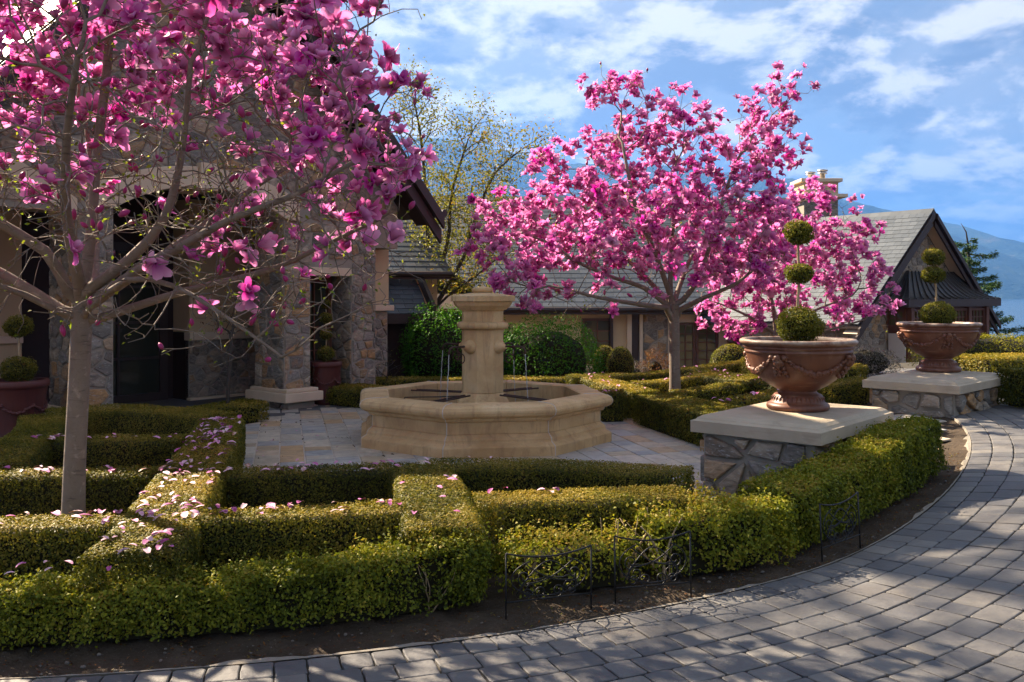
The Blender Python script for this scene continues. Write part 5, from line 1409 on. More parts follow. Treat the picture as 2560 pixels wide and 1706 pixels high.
# ------------------------------------------------------------------ wrought iron border panels
def spiral(c, r0, r1, a0, turns, n=22):
    return [(c[0] + (r0 + (r1 - r0) * i / (n - 1)) * math.cos(a0 + turns * 2 * math.pi * i / (n - 1)), c[1] + (r0 + (r1 - r0) * i / (n - 1)) * math.sin(a0 + turns * 2 * math.pi * i / (n - 1))) for i in range(n)]
def iron_panel(label, A, B, h, lean=0.0):
    A, B = Vector((A[0], A[1], g1(*A))), Vector((B[0], B[1], g1(*B))); c = (A + B) / 2
    th = thing('iron_border_panel', label, 'garden fence', (c.x, c.y, c.z), 'wrought iron border panels by the driveway')
    U = (B - A); W = U.length; U.normalize(); Nn = Vector((-U.y, U.x, 0)).normalized()
    def Q(u, v): return A + U * u + UPZ * v + Nn * (lean * v)
    def T(name, uv, r=.0034): 
        mb = MB(); mb.tube([Q(u, v) for u, v in uv], r, 6); return mb.build(name, M['iron'], th, True)
    T('post', [(0, -.06), (0, h)], .0046); T('post', [(W, -.06), (W, h)], .0046)
    T('top_rail', [(W * t, h - .034 * 4 * t * (1 - t)) for t in np.linspace(0, 1, 13)], .0046); T('bottom_rail', [(0, .066), (W, .066)], .0042)
    cx, cy2 = W / 2, .066 + (h - .09) * .5
    ov = [(cx + W * .44 * math.cos(t) * (1 - .0 * math.sin(t)), cy2 + (h - .10) * .46 * math.sin(t)) for t in np.linspace(2.1, 2.1 + 3.2, 24)]
    T('scroll', ov); T('scroll', [(W - u, v) for u, v in ov])
    # crossing S scrolls ending in spirals
    for m in (0, 1):
        f = (lambda u: u) if m == 0 else (lambda u: W - u)
        s1 = [(f(W * (.22 + .56 * t)), h * .80 - .10 * t - .03 * math.sin(t * math.pi)) for t in np.linspace(0, 1, 10)]
        e = (W * .79, h * .58); sp = spiral(e, .040, .010, -math.pi * .6, 1.25)
        T('scroll', s1 + [(f(u), v) for u, v in sp])
        T('scroll', [(f(u), v) for u, v in [(W * .5, h * .56)] + spiral((W * .27, h * .40), .05, .012, .9, 1.4)])
        T('scroll', [(f(u), v) for u, v in spiral((W * .40, .066 + .034), .033, .009, -math.pi / 2, -1.4)])
        T('scroll', [(f(u), v) for u, v in spiral((W * .24, .066 + .030), .028, .008, 0, 1.4)])
        T('scroll', [(f(W * .12 + W * .38 * t), .10 + (h * .50) * math.sin(t * 1.5)) for t in np.linspace(0, 1, 10)])
iron_panel('wrought iron scroll border panel farthest left, leaf-covered', (-.03, 4.52), (.406, 4.67), .31)
iron_panel('tilted wrought iron scroll border panel before bare hedge stems', (.538, 4.74), (.952, 4.84), .335, .04)
iron_panel('wrought iron border panel half sunk in the right hand hedge', (1.86, 5.46), (2.18, 5.70), .33, .05)
# ------------------------------------------------------------------ trees grown towards the places where the crown is
def grow(seeds, att, step, infl, kill, iters, rng, up=0.0, wob=0.25, maxn=9000):
    """seeds: list of (pos, parent, limb); returns pos, parent, limb arrays"""
    pos = [np.array(s[0], float) for s in seeds]; par = [s[1] for s in seeds]; limb = [s[2] for s in seeds]
    att = np.array(att, float); alive = np.ones(len(att), bool)
    near = np.full(len(att), 1e9); ni = np.zeros(len(att), int)
    new = list(range(len(pos))); tried = {}
    for it in range(iters):
        for k in new:
            d = np.linalg.norm(att - pos[k], axis=1); m = d < near; near[m] = d[m]; ni[m] = k
        alive &= near > kill
        act = alive & (near < infl)
        if not act.any(): break
        new = []
        ids = np.unique(ni[act])
        for k in ids:
            v = att[act & (ni == k)] - pos[k]; L = np.linalg.norm(v, axis=1, keepdims=True)
            d = (v / (L + 1e-9)).mean(axis=0)
            if par[k] >= 0:
                t = pos[k] - pos[par[k]]; d = d + 0.55 * t / (np.linalg.norm(t) + 1e-9)
            d = d + np.array([0, 0, up]) + rng.normal(0, wob, 3); d /= np.linalg.norm(d) + 1e-9
            c = tried.get(k, 0)
            if c > 3: alive[act & (ni == k)] = False; continue
            tried[k] = c + 1
            pos.append(pos[k] + d * step); par.append(k); limb.append(limb[k]); new.append(len(pos) - 1)
        if len(pos) > maxn: break
    return np.array(pos), np.array(par), np.array(limb)
def radii(par, R0, tip):
    n = len(par); cnt = np.zeros(n); ch = [[] for _ in range(n)]
    for i in range(n - 1, -1, -1):
        if cnt[i] == 0: cnt[i] = 1
        if par[i] >= 0: cnt[par[i]] += cnt[i]; ch[par[i]].append(i)
    e = math.log(R0 / tip) / math.log(max(2, cnt[0])); return tip * cnt ** e, ch, cnt
def tubes(pos, par, limb, rad, ch, names, mats, parent, og, rng, bend=.0):
    """every limb id becomes one mesh"""
    chains = {}
    n = len(pos); start = [(0, None)]
    stack = [(0, -1)]
    while stack:
        i, p = stack.pop()
        chain = ([p] if p >= 0 else []) + [i]; k = i
        while ch[k]:
            c = sorted(ch[k], key=lambda q: -rad[q]); 
            for q in c[1:]: stack.append((q, k))
            if limb[c[0]] != limb[k] and len(chain) > 1: stack.append((c[0], k)); break
            k = c[0]; chain.append(k)
        chains.setdefault(limb[chain[-1]], []).append(chain)
    for lid, cs in sorted(chains.items()):
        V = []; F = []; nv = 0
        for chain in cs:
            if len(chain) < 2: continue
            P = pos[chain]; rr_ = rad[chain].copy()
            if par[chain[1]] == chain[0] and len(chain) > 1 and chain[0] != 0: rr_[0] = min(rad[chain[0]], rr_[1] * 1.25)
            mx_ = rr_.max(); k = 12 if mx_ > .05 else 8 if mx_ > .022 else 6 if mx_ > .01 else 4 if mx_ > .005 else 3
            m = len(P); T = np.gradient(P, axis=0); T /= np.linalg.norm(T, axis=1, keepdims=True) + 1e-9
            a = np.array([0, 0, 1.0]) if abs(T[0][2]) < .9 else np.array([1.0, 0, 0]); nn = np.cross(T[0], a)
            ang = np.arange(k) * 2 * math.pi / k
            for i in range(m):
                nn = nn - T[i] * (nn @ T[i]); nn /= np.linalg.norm(nn) + 1e-9; b = np.cross(T[i], nn)
                V.append(P[i] + (np.cos(ang)[:, None] * nn + np.sin(ang)[:, None] * b) * rr_[i])
            f = np.array([(i * k + j, i * k + (j + 1) % k, (i + 1) * k + (j + 1) % k, (i + 1) * k + j) for i in range(m - 1) for j in range(k)]) + nv
            F.append(f); nv += m * k
        if not V: continue
        o = link(names(lid), mkmesh(names(lid), np.vstack(V) - og, np.vstack(F), mats, True), parent)
def chain_seeds(polys):
    """polys[0] trunk, others branch from a trunk fraction: (start index on trunk, points)"""
    S = []
    trunk = polys[0]
    for i, p in enumerate(trunk): S.append((p, i - 1, 0))
    for l, (ti, pts) in enumerate(polys[1:], 1):
        prev = ti
        for p in pts:
            S.append((p, prev, l)); prev = len(S) - 1
    return S
def dense(pts, step):
    out = [np.array(pts[0], float)]
    pl = smooth_poly(np.array(pts, float), step) if len(pts) > 2 else None
    if pl is not None: return [p for p in pl]
    a, b = np.array(pts[0], float), np.array(pts[1], float); n = max(1, int(np.linalg.norm(b - a) / step)); return [a + (b - a) * k / n for k in range(n + 1)]

# --- magnolia flowers
def tepal(L, W, a0, a1, phi, nseg, cup, rr_, twist=0.0):
    """strap petal from the flower's base; returns verts, faces, t"""
    V = []; T = []; r, z = .006, 0.0; D = np.array([math.cos(phi), math.sin(phi), 0]); S = np.array([-math.sin(phi), math.cos(phi), 0])
    prev = (r, z)
    for i in range(nseg + 1):
        t = i / nseg; a = a0 + (a1 - a0) * t ** 1.1
        if i: r += math.sin(a) * L / nseg; z += math.cos(a) * L / nseg
        w = W * (.25 + 1.0 * math.sin(math.pi * (.06 + .72 * t ** .9)) ** .9) * (1 if t < .99 else .62)
        c = cup * w * (1 - .6 * t)
        nr = np.array([-math.cos(a), math.sin(a)])      # towards the axis (inside)
        for j, q in enumerate((-1, 0, 1)):
            h = c if q else 0
            rr2, zz2 = r + nr[0] * h, z + nr[1] * h
            V.append(D * rr2 + S * (q * w * .5 + twist * t * L * .3) + np.array([0, 0, zz2])); T.append(t)
    F = []
    for i in range(nseg):
        for j in range(2):
            a = i * 3 + j; F.append((a, a + 1, a + 4, a + 3))
    return V, F, T
def flower(seed, nseg=4, openness=1.0, size=1.0):
    rr_ = random.Random(seed); V = []; F = []; T = []
    def addp(*a):
        v, f, t = tepal(*a); n = len(V); V.extend(v); F.extend([tuple(q + n for q in x) for x in f]); T.extend(t)
    n_in, n_out = rr_.choice((3, 4)), rr_.choice((5, 6))
    for i in range(n_in):
        addp(size * rr_.uniform(.06, .075), size * rr_.uniform(.036, .046), R(rr_.uniform(12, 30)), R(rr_.uniform(-12, 30) * openness), 2 * math.pi * (i + rr_.uniform(-.2, .2)) / n_in, nseg, .38, rr_, rr_.uniform(-.3, .3))
    for i in range(n_out):
        addp(size * rr_.uniform(.075, .10), size * rr_.uniform(.034, .046), R(rr_.uniform(28, 60) * openness), R(rr_.uniform(50, 150) * openness), 2 * math.pi * (i + .5 + rr_.uniform(-.25, .25)) / n_out, nseg, .22, rr_, rr_.uniform(-.5, .5))
    return np.array(V), F, np.array(T)
def bud(seed):
    rr_ = random.Random(seed); mb = MB(); L = rr_.uniform(.055, .08); V = []; F = []; T = []; nn = 7; m = 7; bx = rr_.uniform(-.3, .3)
    for i in range(m):
        t = i / (m - 1); w = .016 * math.sin(math.pi * min(1, t * .93 + .07)) ** .7 + .001
        for k in range(nn): a = 2 * math.pi * k / nn; V.append((w * math.cos(a) + bx * L * t * t, w * math.sin(a), L * t)); T.append(t)
    for i in range(m - 1):
        for k in range(nn): F.append((i * nn + k, i * nn + (k + 1) % nn, (i + 1) * nn + (k + 1) % nn, (i + 1) * nn + k))
    return np.array(V), F, np.array(T)
FL_HI = [flower(500 + i, 4, (.42, .62, .8, .95, 1.1, .7, 1.0, .55, .88)[i]) for i in range(9)]
FL_LO = [flower(600 + i, 3, (.42, .62, .8, .95, 1.1, .7, 1.0, .55, .88)[i]) for i in range(9)]
BUDS = [bud(700 + i) for i in range(4)]
FL_ME = [mkmesh('flower', v, f, M['petal'], True, {'t': t, 'rnd': [random.random()] * len(v)}) for v, f, t in FL_HI]
FL_ML = [mkmesh('flower', v, f, M['petal'], True, {'t': t, 'rnd': [random.random()] * len(v)}) for v, f, t in FL_LO]
BU_ME = [mkmesh('bud', v, f, M['bud'], True, {'t': t, 'rnd': [.5] * len(v)}) for v, f, t in BUDS]
def rot_to(d, spin):
    q = Vector((0, 0, 1)).rotation_difference(Vector(d)); return q.to_matrix() @ Matrix.Rotation(spin, 3, 'Z')
def put(parent, og, items, meshes, raw, name, plural, mat, maxn):
    """items: (pos, dir, scale, variant); the largest in view become parts, the rest one mesh"""
    def key(it):
        p = it[0]; px, py = project(p[0], max(p[1], .3), p[2]); inn = -30 < px < 2590 and -30 < py < 1736
        return -(it[2] / max(p[1], .3)) * (1 if inn else 1e-3)
    items = sorted(items, key=key); rs = random.Random(3)
    for p, d, s, v in items[:maxn]:
        o = link(name, meshes[v], parent); mt = (rot_to(d, rs.uniform(0, 6.28)) * s).to_4x4(); mt.translation = Vector(p) - Vector(og); o.matrix_local = mt
    VV = []; FF = []; TT = []; RR = []; n = 0
    for p, d, s, v in items[maxn:]:
        V, F, T = raw[v]; m = np.array(rot_to(d, rs.uniform(0, 6.28)) * s)
        VV.append(V @ m.T + np.array(p) - og); FF.extend([tuple(q + n for q in f) for f in F]); TT.append(T); RR.append(np.full(len(V), rs.random())); n += len(V)
    if VV:
        o = link(plural, mkmesh(plural, np.vstack(VV), np.array(FF), mat, True, {'t': np.concatenate(TT), 'rnd': np.concatenate(RR)}), parent); o['kind'] = 'stuff'

def unproj(px, py, Y): return np.array(((px - 1280) / FPX * Y, Y, CAMZ + (HY - py) / FPX * Y))
def magnolia(label, seeds, att, step, infl, kill, R0, tip, pflower, pbud, fsize, seed, hi, og, maxf, up=.05, wob=.25, per_tip=1.5, leafn=2, lsize=.035, iters=70, maxn=9000, lthick=.56):
    rng = np.random.default_rng(seed); rs = random.Random(seed)
    th = thing('magnolia_tree', label, 'tree', tuple(og), 'flowering magnolia trees')
    og = np.array(og, float)
    pos, par, limb = grow(seeds, att, step, infl, kill, iters, rng, up, wob, maxn)
    rad, ch, cnt = radii(par, R0, tip)
    n0 = len(seeds)
    ends = {}
    for i in range(n0): ends.setdefault(limb[i], []).append(i)
    for l, ix in ends.items():
        if l:
            for q, i in enumerate(ix): rad[i] = max(rad[i], R0 * (lthick.get(l, lthick[0]) if isinstance(lthick, dict) else lthick) * (1 - .72 * q / len(ix)))
    sm = pos.copy()
    for i in range(n0, len(pos)):                       # knobbly bends
        if ch[i] and par[i] >= 0: sm[i] = .6 * pos[i] + .2 * pos[par[i]] + .2 * pos[ch[i][0]]
    # side spurs (short twigs)
    sp_pos, sp_par, sp_l = [], [], []
    for i in range(n0, len(sm)):
        if rad[i] < .02 and rs.random() < .55:
            d = rng.normal(0, 1, 3) + np.array([0, 0, .5]); t = sm[i] - sm[par[i]]; d = d / np.linalg.norm(d) + .5 * t / (np.linalg.norm(t) + 1e-9); d /= np.linalg.norm(d)
            L = step * rs.uniform(.5, 1.3); k = len(sm) + len(sp_pos); q = rng.normal(0, .25, 3)
            sp_pos += [sm[i] + d * L * .5, sm[i] + (d + q) * L]; sp_par += [i, k]; sp_l += [limb[i]] * 2
    pos2 = np.vstack([sm, np.array(sp_pos)]) if sp_pos else sm; par2 = np.r_[par, sp_par].astype(int); limb2 = np.r_[limb, sp_l].astype(int)
    rad2 = np.r_[rad, np.full(len(sp_pos), tip * .8)]
    ch2 = [[] for _ in pos2]
    for i, p in enumerate(par2):
        if p >= 0: ch2[p].append(i)
    for i in range(len(seeds)):                        # trunk flare at the foot
        if limb[i] == 0: rad2[i] = max(rad2[i], R0 * .92) * (1 + .36 * math.exp(-max(0, pos2[i][2] - og[2]) / .28))
    tubes(pos2, par2, limb2, rad2, ch2, lambda l: 'trunk' if l == 0 else 'branch', M['bark'], th, og, rng)
    fl = []; bu = []; LP = []; LN = []; LT = []
    for i in range(n0, len(pos2)):
        tipn = not ch2[i]
        if not tipn: continue
        t = pos2[i] - pos2[par2[i]]; t /= np.linalg.norm(t) + 1e-9
        p = pos2[i]; pf = pflower(p); spur = i >= len(sm)
        d0 = t * .7 + np.array([0, 0, .85]) + rng.normal(0, .42, 3); d0 /= np.linalg.norm(d0)
        r_ = rs.random()
        if r_ < pf * (.75 if spur else 1.0):
            k = 1 + (rs.random() < (per_tip - 1)) + (rs.random() < (per_tip - 1) * .5) + (rs.random() < (per_tip - 2.5))
            for q in range(k):
                d = d0 + (rng.normal(0, .7, 3) if q else 0); d = d / np.linalg.norm(d)
                fl.append((p + (rng.normal(0, .045, 3) * fsize if q else 0), d, fsize * rs.uniform(.72, 1.22), rs.randrange(9)))
        elif r_ < pf * .8 + pbud:
            bu.append((p, d0, fsize * rs.uniform(.8, 1.2), rs.randrange(4)))
        for q in range(leafn if rs.random() < .7 else 1):
            LP.append(p + rng.normal(0, .018, 3) * fsize - t * .01); LN.append(rng.normal(0, .6, 3) + np.array([0, 0, .6])); LT.append(t + rng.normal(0, .6, 3))
    put(th, og, fl, FL_ME if hi else FL_ML, FL_HI if hi == 2 else FL_LO, 'flower', 'flowers', M['petal'], maxf)
    put(th, og, bu, BU_ME, BUDS, 'bud', 'buds', M['bud'], 60)
    LP = np.array(LP)
    foliage('leaves', th, LP, np.array(LN), lsize, rng.random(len(LP)), M['magleaf'], .5, np.array(LT))
    print(label[:20], 'nodes', len(pos2), 'flowers', len(fl), 'buds', len(bu), 'leaves', len(LP))
    return th
def blobs_att(B, n, rng):
    """B: (centre, radii, weight)"""
    w = np.array([b[2] for b in B]); w = w / w.sum(); out = []
    for b, k in zip(B, rng.multinomial(n, w)):
        d = rng.normal(size=(k, 3)); d /= np.linalg.norm(d, axis=1, keepdims=True); r = rng.random(k) ** (1 / 2.2)
        out.append(np.array(b[0]) + d * r[:, None] * np.array(b[1]))
    return np.vstack(out)

# near magnolia
rngA = np.random.default_rng(77)
T1 = np.array((-2.62, 5.5, 0.0))
trunk = dense([(-2.655, 5.5, -.05), (-2.645, 5.5, .5), (-2.62, 5.5, 1.0), (-2.60, 5.5, 1.45), (-2.60, 5.5, 1.62)], .16)
nt_ = len(trunk) - 1
lead = [(-2.58, 5.52, 1.75), (-2.56, 5.55, 2.05), (-2.55, 5.6, 2.5), (-2.5, 5.62, 3.0), (-2.45, 5.6, 3.6)]
def limb3(pts, step=.14): return dense(pts, step)[0:]
L1 = [
    (nt_, limb3(lead)),
    (nt_ - 1, limb3([(-2.53, 5.42, 1.62), (-2.25, 5.35, 1.80), (-2.02, 5.3, 2.05), (-1.9, 5.25, 2.45), (-1.8, 5.1, 2.9)])),
    (nt_ - 1, limb3([(-2.5, 5.45, 1.55), (-2.15, 5.25, 1.74), (-1.85, 5.0, 1.84), (-1.5, 4.85, 2.0), (-1.15, 4.8, 2.12), (-.85, 4.85, 2.3)])),
    (nt_ - 1, limb3([(-2.5, 5.6, 1.6), (-2.1, 5.85, 1.95), (-1.75, 6.1, 2.3), (-1.35, 6.3, 2.6)])),
    (nt_ - 1, limb3([(-2.66, 5.45, 1.62), (-2.72, 5.3, 1.85), (-2.98, 5.15, 2.05), (-3.3, 5.0, 2.35), (-3.5, 4.9, 2.8)])),
    (nt_ - 2, limb3([(-2.72, 5.5, 1.5), (-3.05, 5.45, 1.72), (-3.45, 5.5, 1.9), (-3.9, 5.6, 2.2)])),
    (nt_ - 2, limb3([(-2.7, 5.4, 1.5), (-2.95, 5.15, 1.66), (-3.25, 4.85, 1.62), (-3.6, 4.6, 1.42)])),
    (nt_ - 2, limb3([(-2.52, 5.4, 1.5), (-2.2, 5.2, 1.68), (-1.85, 5.0, 1.64), (-1.5, 4.85, 1.46), (-1.2, 4.75, 1.27)])),
    (nt_ - 1, limb3([(-2.6, 5.65, 1.62), (-2.75, 6.0, 1.95), (-2.95, 6.4, 2.4), (-3.1, 6.6, 2.9)])),
    (nt_ - 1, limb3([(-2.55, 5.35, 1.7), (-2.45, 5.0, 2.05), (-2.3, 4.7, 2.4), (-2.1, 4.4, 2.75)])),
    (nt_ - 2, limb3([(-2.5, 5.5, 1.45), (-2.0, 5.6, 1.62), (-1.5, 5.65, 1.75), (-1.05, 5.6, 1.95), (-.8, 5.5, 2.05)])),
]
seeds = chain_seeds([trunk] + L1)
B1 = [((-2.5, 5.4, 3.3), (2.0, 1.7, .85), 5), ((-2.55, 5.4, 2.6), (2.25, 1.9, .8), 5), ((-1.15, 5.1, 2.45), (.85, .9, .45), 2.0), ((-1.6, 5.2, 1.9), (1.2, 1.0, .42), 3.4), ((-2.4, 5.2, 2.15), (1.7, 1.4, .42), 3.0), ((-3.6, 5.2, 2.3), (1.0, 1.0, .8), 1.5), ((-1.5, 4.75, 1.5), (.9, .6, .25), 1.1), ((-3.3, 5.0, 1.5), (.8, .7, .3), 1.0), ((-2.6, 5.5, 4.2), (1.6, 1.5, .6), 2.4)]
att = blobs_att(B1, 4400, rngA); att = att[att[:, 0] < -.48]
def pf1(p):
    """bloom sits high in the crown and at its right-hand tips; the lower web is nearly bare"""
    h = p[2] - (5.5 - p[1]) * .18
    w = .05 + .62 * min(1, max(0, (h - 2.62) / .40))
    if p[0] > -1.15 and p[2] > 1.75: w = max(w, .36)
    if p[0] < -3.3 and p[2] > 2.0: w = max(w, .22)
    return min(.92, w)
magnolia('large pink magnolia in flower in the left foreground, trunk rising from the petal-strewn hedges', seeds, att, .095, .75, .115, .060, .0027, pf1, .11, .90, 71, 2, (-2.655, 5.5, 0), 295, .02, .30, 1.7, 1, .030, 80, 15000, {0: .60, 7: .34, 8: .34, 11: .46})

# far magnolias
def far_tree(label, base, forks, blobs, natt, seed, R0, zf, low=.55):
    rng = np.random.default_rng(seed); bx, by = base; zb = g1(bx, by)
    trunk = dense([(bx, by, zb - .05), (bx - .01, by, zb + .5), (bx - .02, by, zf)], .2); nt_ = len(trunk) - 1
    limbs = [(max(1, nt_ - k), dense([np.array(q) for q in pts], .2)) for k, pts in forks]
    att = blobs_att(blobs, natt, rng)
    return magnolia(label, chain_seeds([trunk] + limbs), att, .15, 1.05, .17, R0, .0032, lambda p:  .93 if p[2] > 1.75 else low, .07, .98, seed, 1, (bx, by, zb), 295, .03, .26, 3.5, 2, .036, 60, 9000)
def U(px, py, Y): return tuple(unproj(px, py, Y))
TB = (2.21, 12.3)
Yt = 12.3
fk = [(0, [U(1678, 790, Yt), U(1676, 700, Yt), U(1680, 600, Yt + .1), U(1695, 450, Yt)]),
      (0, [U(1708, 750, Yt), U(1750, 690, Yt - .2), U(1790, 560, Yt - .3), U(1830, 430, Yt - .2)]),
      (1, [U(1700, 775, Yt), U(1760, 745, Yt - .3), U(1840, 710, Yt - .5), U(1900, 660, Yt - .6)]),
      (1, [U(1670, 765, Yt), U(1610, 720, Yt - .2), U(1520, 690, Yt - .5), U(1430, 650, Yt - .6)]),
      (1, [U(1675, 760, Yt), U(1620, 700, Yt + .4), U(1540, 620, Yt + .8), U(1460, 520, Yt + .9)]),
      (0, [U(1680, 750, Yt), U(1640, 640, Yt - .3), U(1590, 520, Yt - .5), U(1560, 380, Yt - .4)]),
      (1, [U(1665, 770, Yt - .1), U(1590, 760, Yt - .6), U(1500, 745, Yt - .9), U(1400, 720, Yt - 1.1)]),
      (0, [U(1690, 740, Yt + .2), U(1730, 640, Yt + .7), U(1800, 540, Yt + 1.0)])]
s = Yt / FPX
def BL(px, py, rpx, rpy, w, dy=0.0, ry=1.0): return (U(px, py, Yt + dy), (rpx * s, ry, rpy * s), w)
bl = [BL(1550, 230, 75, 55, .55, 0, .5), BL(1700, 330, 120, 85, 1.3, 0, .8), BL(1560, 370, 110, 80, .9, .2, .7), BL(1940, 270, 75, 60, .5, 0, .5), BL(1900, 370, 100, 90, 1.1, 0, .8), BL(1370, 400, 60, 45, .4, .2, .5), BL(1420, 480, 110, 70, 1.1, 0, .9),
      BL(1260, 530, 75, 60, .6, 0, .7), BL(1290, 620, 110, 70, 1.0, -.3, 1.0), BL(1600, 520, 200, 100, 2.8, 0, 1.6), BL(1800, 520, 170, 110, 2.2, 0, 1.4), BL(1460, 610, 170, 90, 2.0, -.2, 1.5), BL(1660, 640, 200, 80, 1.6, 0, 1.7), BL(1850, 640, 130, 80, 1.2, -.2, 1.2), BL(1330, 720, 90, 55, .6, -.7, .8), BL(1500, 760, 140, 40, .5, -.6, .9)]
far_tree('spreading pink magnolia in full flower right of the fountain', TB, fk, bl, 2300, 81, .070, 1.45)
Yt = 15.2; s = Yt / FPX
TB3 = ((1945 - 1280) / FPX * Yt, Yt)
fk = [(0, [U(1935, 780, Yt), U(1920, 680, Yt), U(1950, 560, Yt)]), (1, [U(1955, 830, Yt), U(2030, 780, Yt - .3), U(2130, 740, Yt - .4)]), (1, [U(1930, 830, Yt), U(1870, 790, Yt - .3), U(1800, 760, Yt - .3)]), (0, [U(1950, 790, Yt), U(2010, 690, Yt + .3), U(2060, 600, Yt + .3)]), (1, [U(1950, 840, Yt), U(2050, 830, Yt - .5), U(2160, 800, Yt - .6)])]
bl = [BL(2020, 500, 60, 55, .8, 0, .7), BL(1960, 590, 110, 80, 1.5, 0, 1.1), BL(2080, 600, 95, 70, 1.2, 0, 1.0), BL(2130, 680, 85, 50, .9, 0, .8), BL(2000, 690, 130, 70, 1.5, 0, 1.2), BL(1850, 700, 110, 80, 1.2, 0, 1.1), BL(1830, 800, 110, 50, .8, 0, .9), BL(2120, 780, 110, 55, .6, -.2, .8), BL(2200, 740, 55, 40, .4, 0, .5), BL(1960, 780, 110, 50, .7, .2, .9)]
far_tree('lower pink magnolia behind the near urn', TB3, fk, bl, 1300, 91, .06, .75, .82)

# --- other trees
def leafy_tree(name, label, seeds, att, step, infl, kill, R0, tip, og, seed, bark, leafmat, nleaf, lsize, spread, group=None, wob=.25, up=.1, asp=.45, iters=60, maxn=6000):
    rng = np.random.default_rng(seed); th = thing(name, label, 'tree', tuple(og), group); og = np.array(og, float)
    pos, par, limb = grow(seeds, att, step, infl, kill, iters, rng, up, wob, maxn); rad, ch, cnt = radii(par, R0, tip)
    tubes(pos, par, limb, rad, ch, lambda l: 'trunk' if l == 0 else 'branch', M[bark], th, og, rng)
    P = []; 
    for i in range(len(seeds), len(pos)):
        if cnt[i] <= 7:
            k = nleaf if not ch[i] else max(1, nleaf // 2)
            P.append(pos[i] + rng.normal(0, spread, (k, 3)))
    P = np.vstack(P); N = rng.normal(0, 1, P.shape) + np.array([0, 0, .5])
    foliage('crown', th, P, N, lsize, np.clip(rng.beta(2, 2, len(P)) + .12 * nz3(P[:, 0], P[:, 1], P[:, 2], 2.2, seed), 0, 1), M[leafmat], asp)
    print(label[:20], len(pos), len(P)); return th
rngB = np.random.default_rng(5); Yt = 17.0; s = Yt / FPX
tr = dense([U(1060, 960, Yt), U(1072, 830, Yt), U(1080, 740, Yt)], .25); k = len(tr) - 1
lm = [(k, dense([U(1075, 690, Yt), U(1068, 580, Yt), U(1062, 450, Yt), U(1050, 330, Yt), U(1030, 230, Yt)], .25)), (k, dense([U(1095, 690, Yt), U(1120, 600, Yt), U(1130, 480, Yt), U(1170, 350, Yt)], .25)), (k - 1, dense([U(1110, 730, Yt), U(1160, 640, Yt), U(1190, 540, Yt), U(1240, 430, Yt), U(1310, 370, Yt)], .25)), (k, dense([U(1070, 700, Yt + .4), U(1060, 620, Yt + .6), U(1080, 520, Yt + .8)], .25)), (k - 1, dense([U(1120, 740, Yt), U(1190, 690, Yt - .3), U(1250, 640, Yt - .3)], .25))]
bl = [BL(1030, 250, 45, 85, .8, 0, .5), BL(1080, 330, 50, 100, 1, 0, .6), BL(1190, 340, 60, 80, 1, 0, .6), BL(1300, 370, 100, 50, .8, 0, .6), BL(1110, 480, 110, 90, 2, 0, 1.0), BL(1220, 470, 90, 70, 1.3, 0, .9), BL(1090, 600, 80, 90, 1.4, 0, .9), BL(1190, 620, 90, 90, 1.4, 0, .9), BL(1120, 700, 70, 50, .6, 0, .7), BL(1210, 720, 60, 40, .4, 0, .6)]
leafy_tree('spring_tree', 'thin yellow green tree coming into leaf behind the fountain', chain_seeds([tr] + lm), blobs_att(bl, 1500, rngB), .17, 1.0, .17, .075, .004, U(1060, 960, Yt), 15, 'darkbark', 'mapleleaf', 21, .060, .12, None, .16, .22, .5)
# small bare sapling by the porch
q = HP(-.1, 0, .65)
tr = dense([(q.x, q.y, -.02), (q.x + .03, q.y, .5), (q.x + .06, q.y, 1.0)], .15)
leafy_tree('sapling', 'slim dark sapling in the small hedge before the porch', chain_seeds([tr]), blobs_att([((q.x + .1, q.y, 1.35), (.4, .35, .3), 1)], 120, rngB), .09, .8, .1, .022, .003, (q.x, q.y, 0), 16, 'darkbark', 'redleaf', 2, .04, .04)
for kk, (x, y, lab) in enumerate(((-3.0, 12.95, 'bare twiggy shrub inside the porch corner'), (-1.9, 14.0, 'bare twiggy shrub against the stone pier beside the wing'))):
    leafy_tree('bare_shrub', lab, [((x, y, 0), -1, 0), ((x, y, .08), 0, 0)], blobs_att([((x, y, .5), (.28, .2, .35), 1)], 110, rngB), .08, .7, .09, .010, .003, (x, y, 0), 17 + kk, 'darkbark', 'mapleleaf', 1, .02, .03, 'bare shrubs by the house')
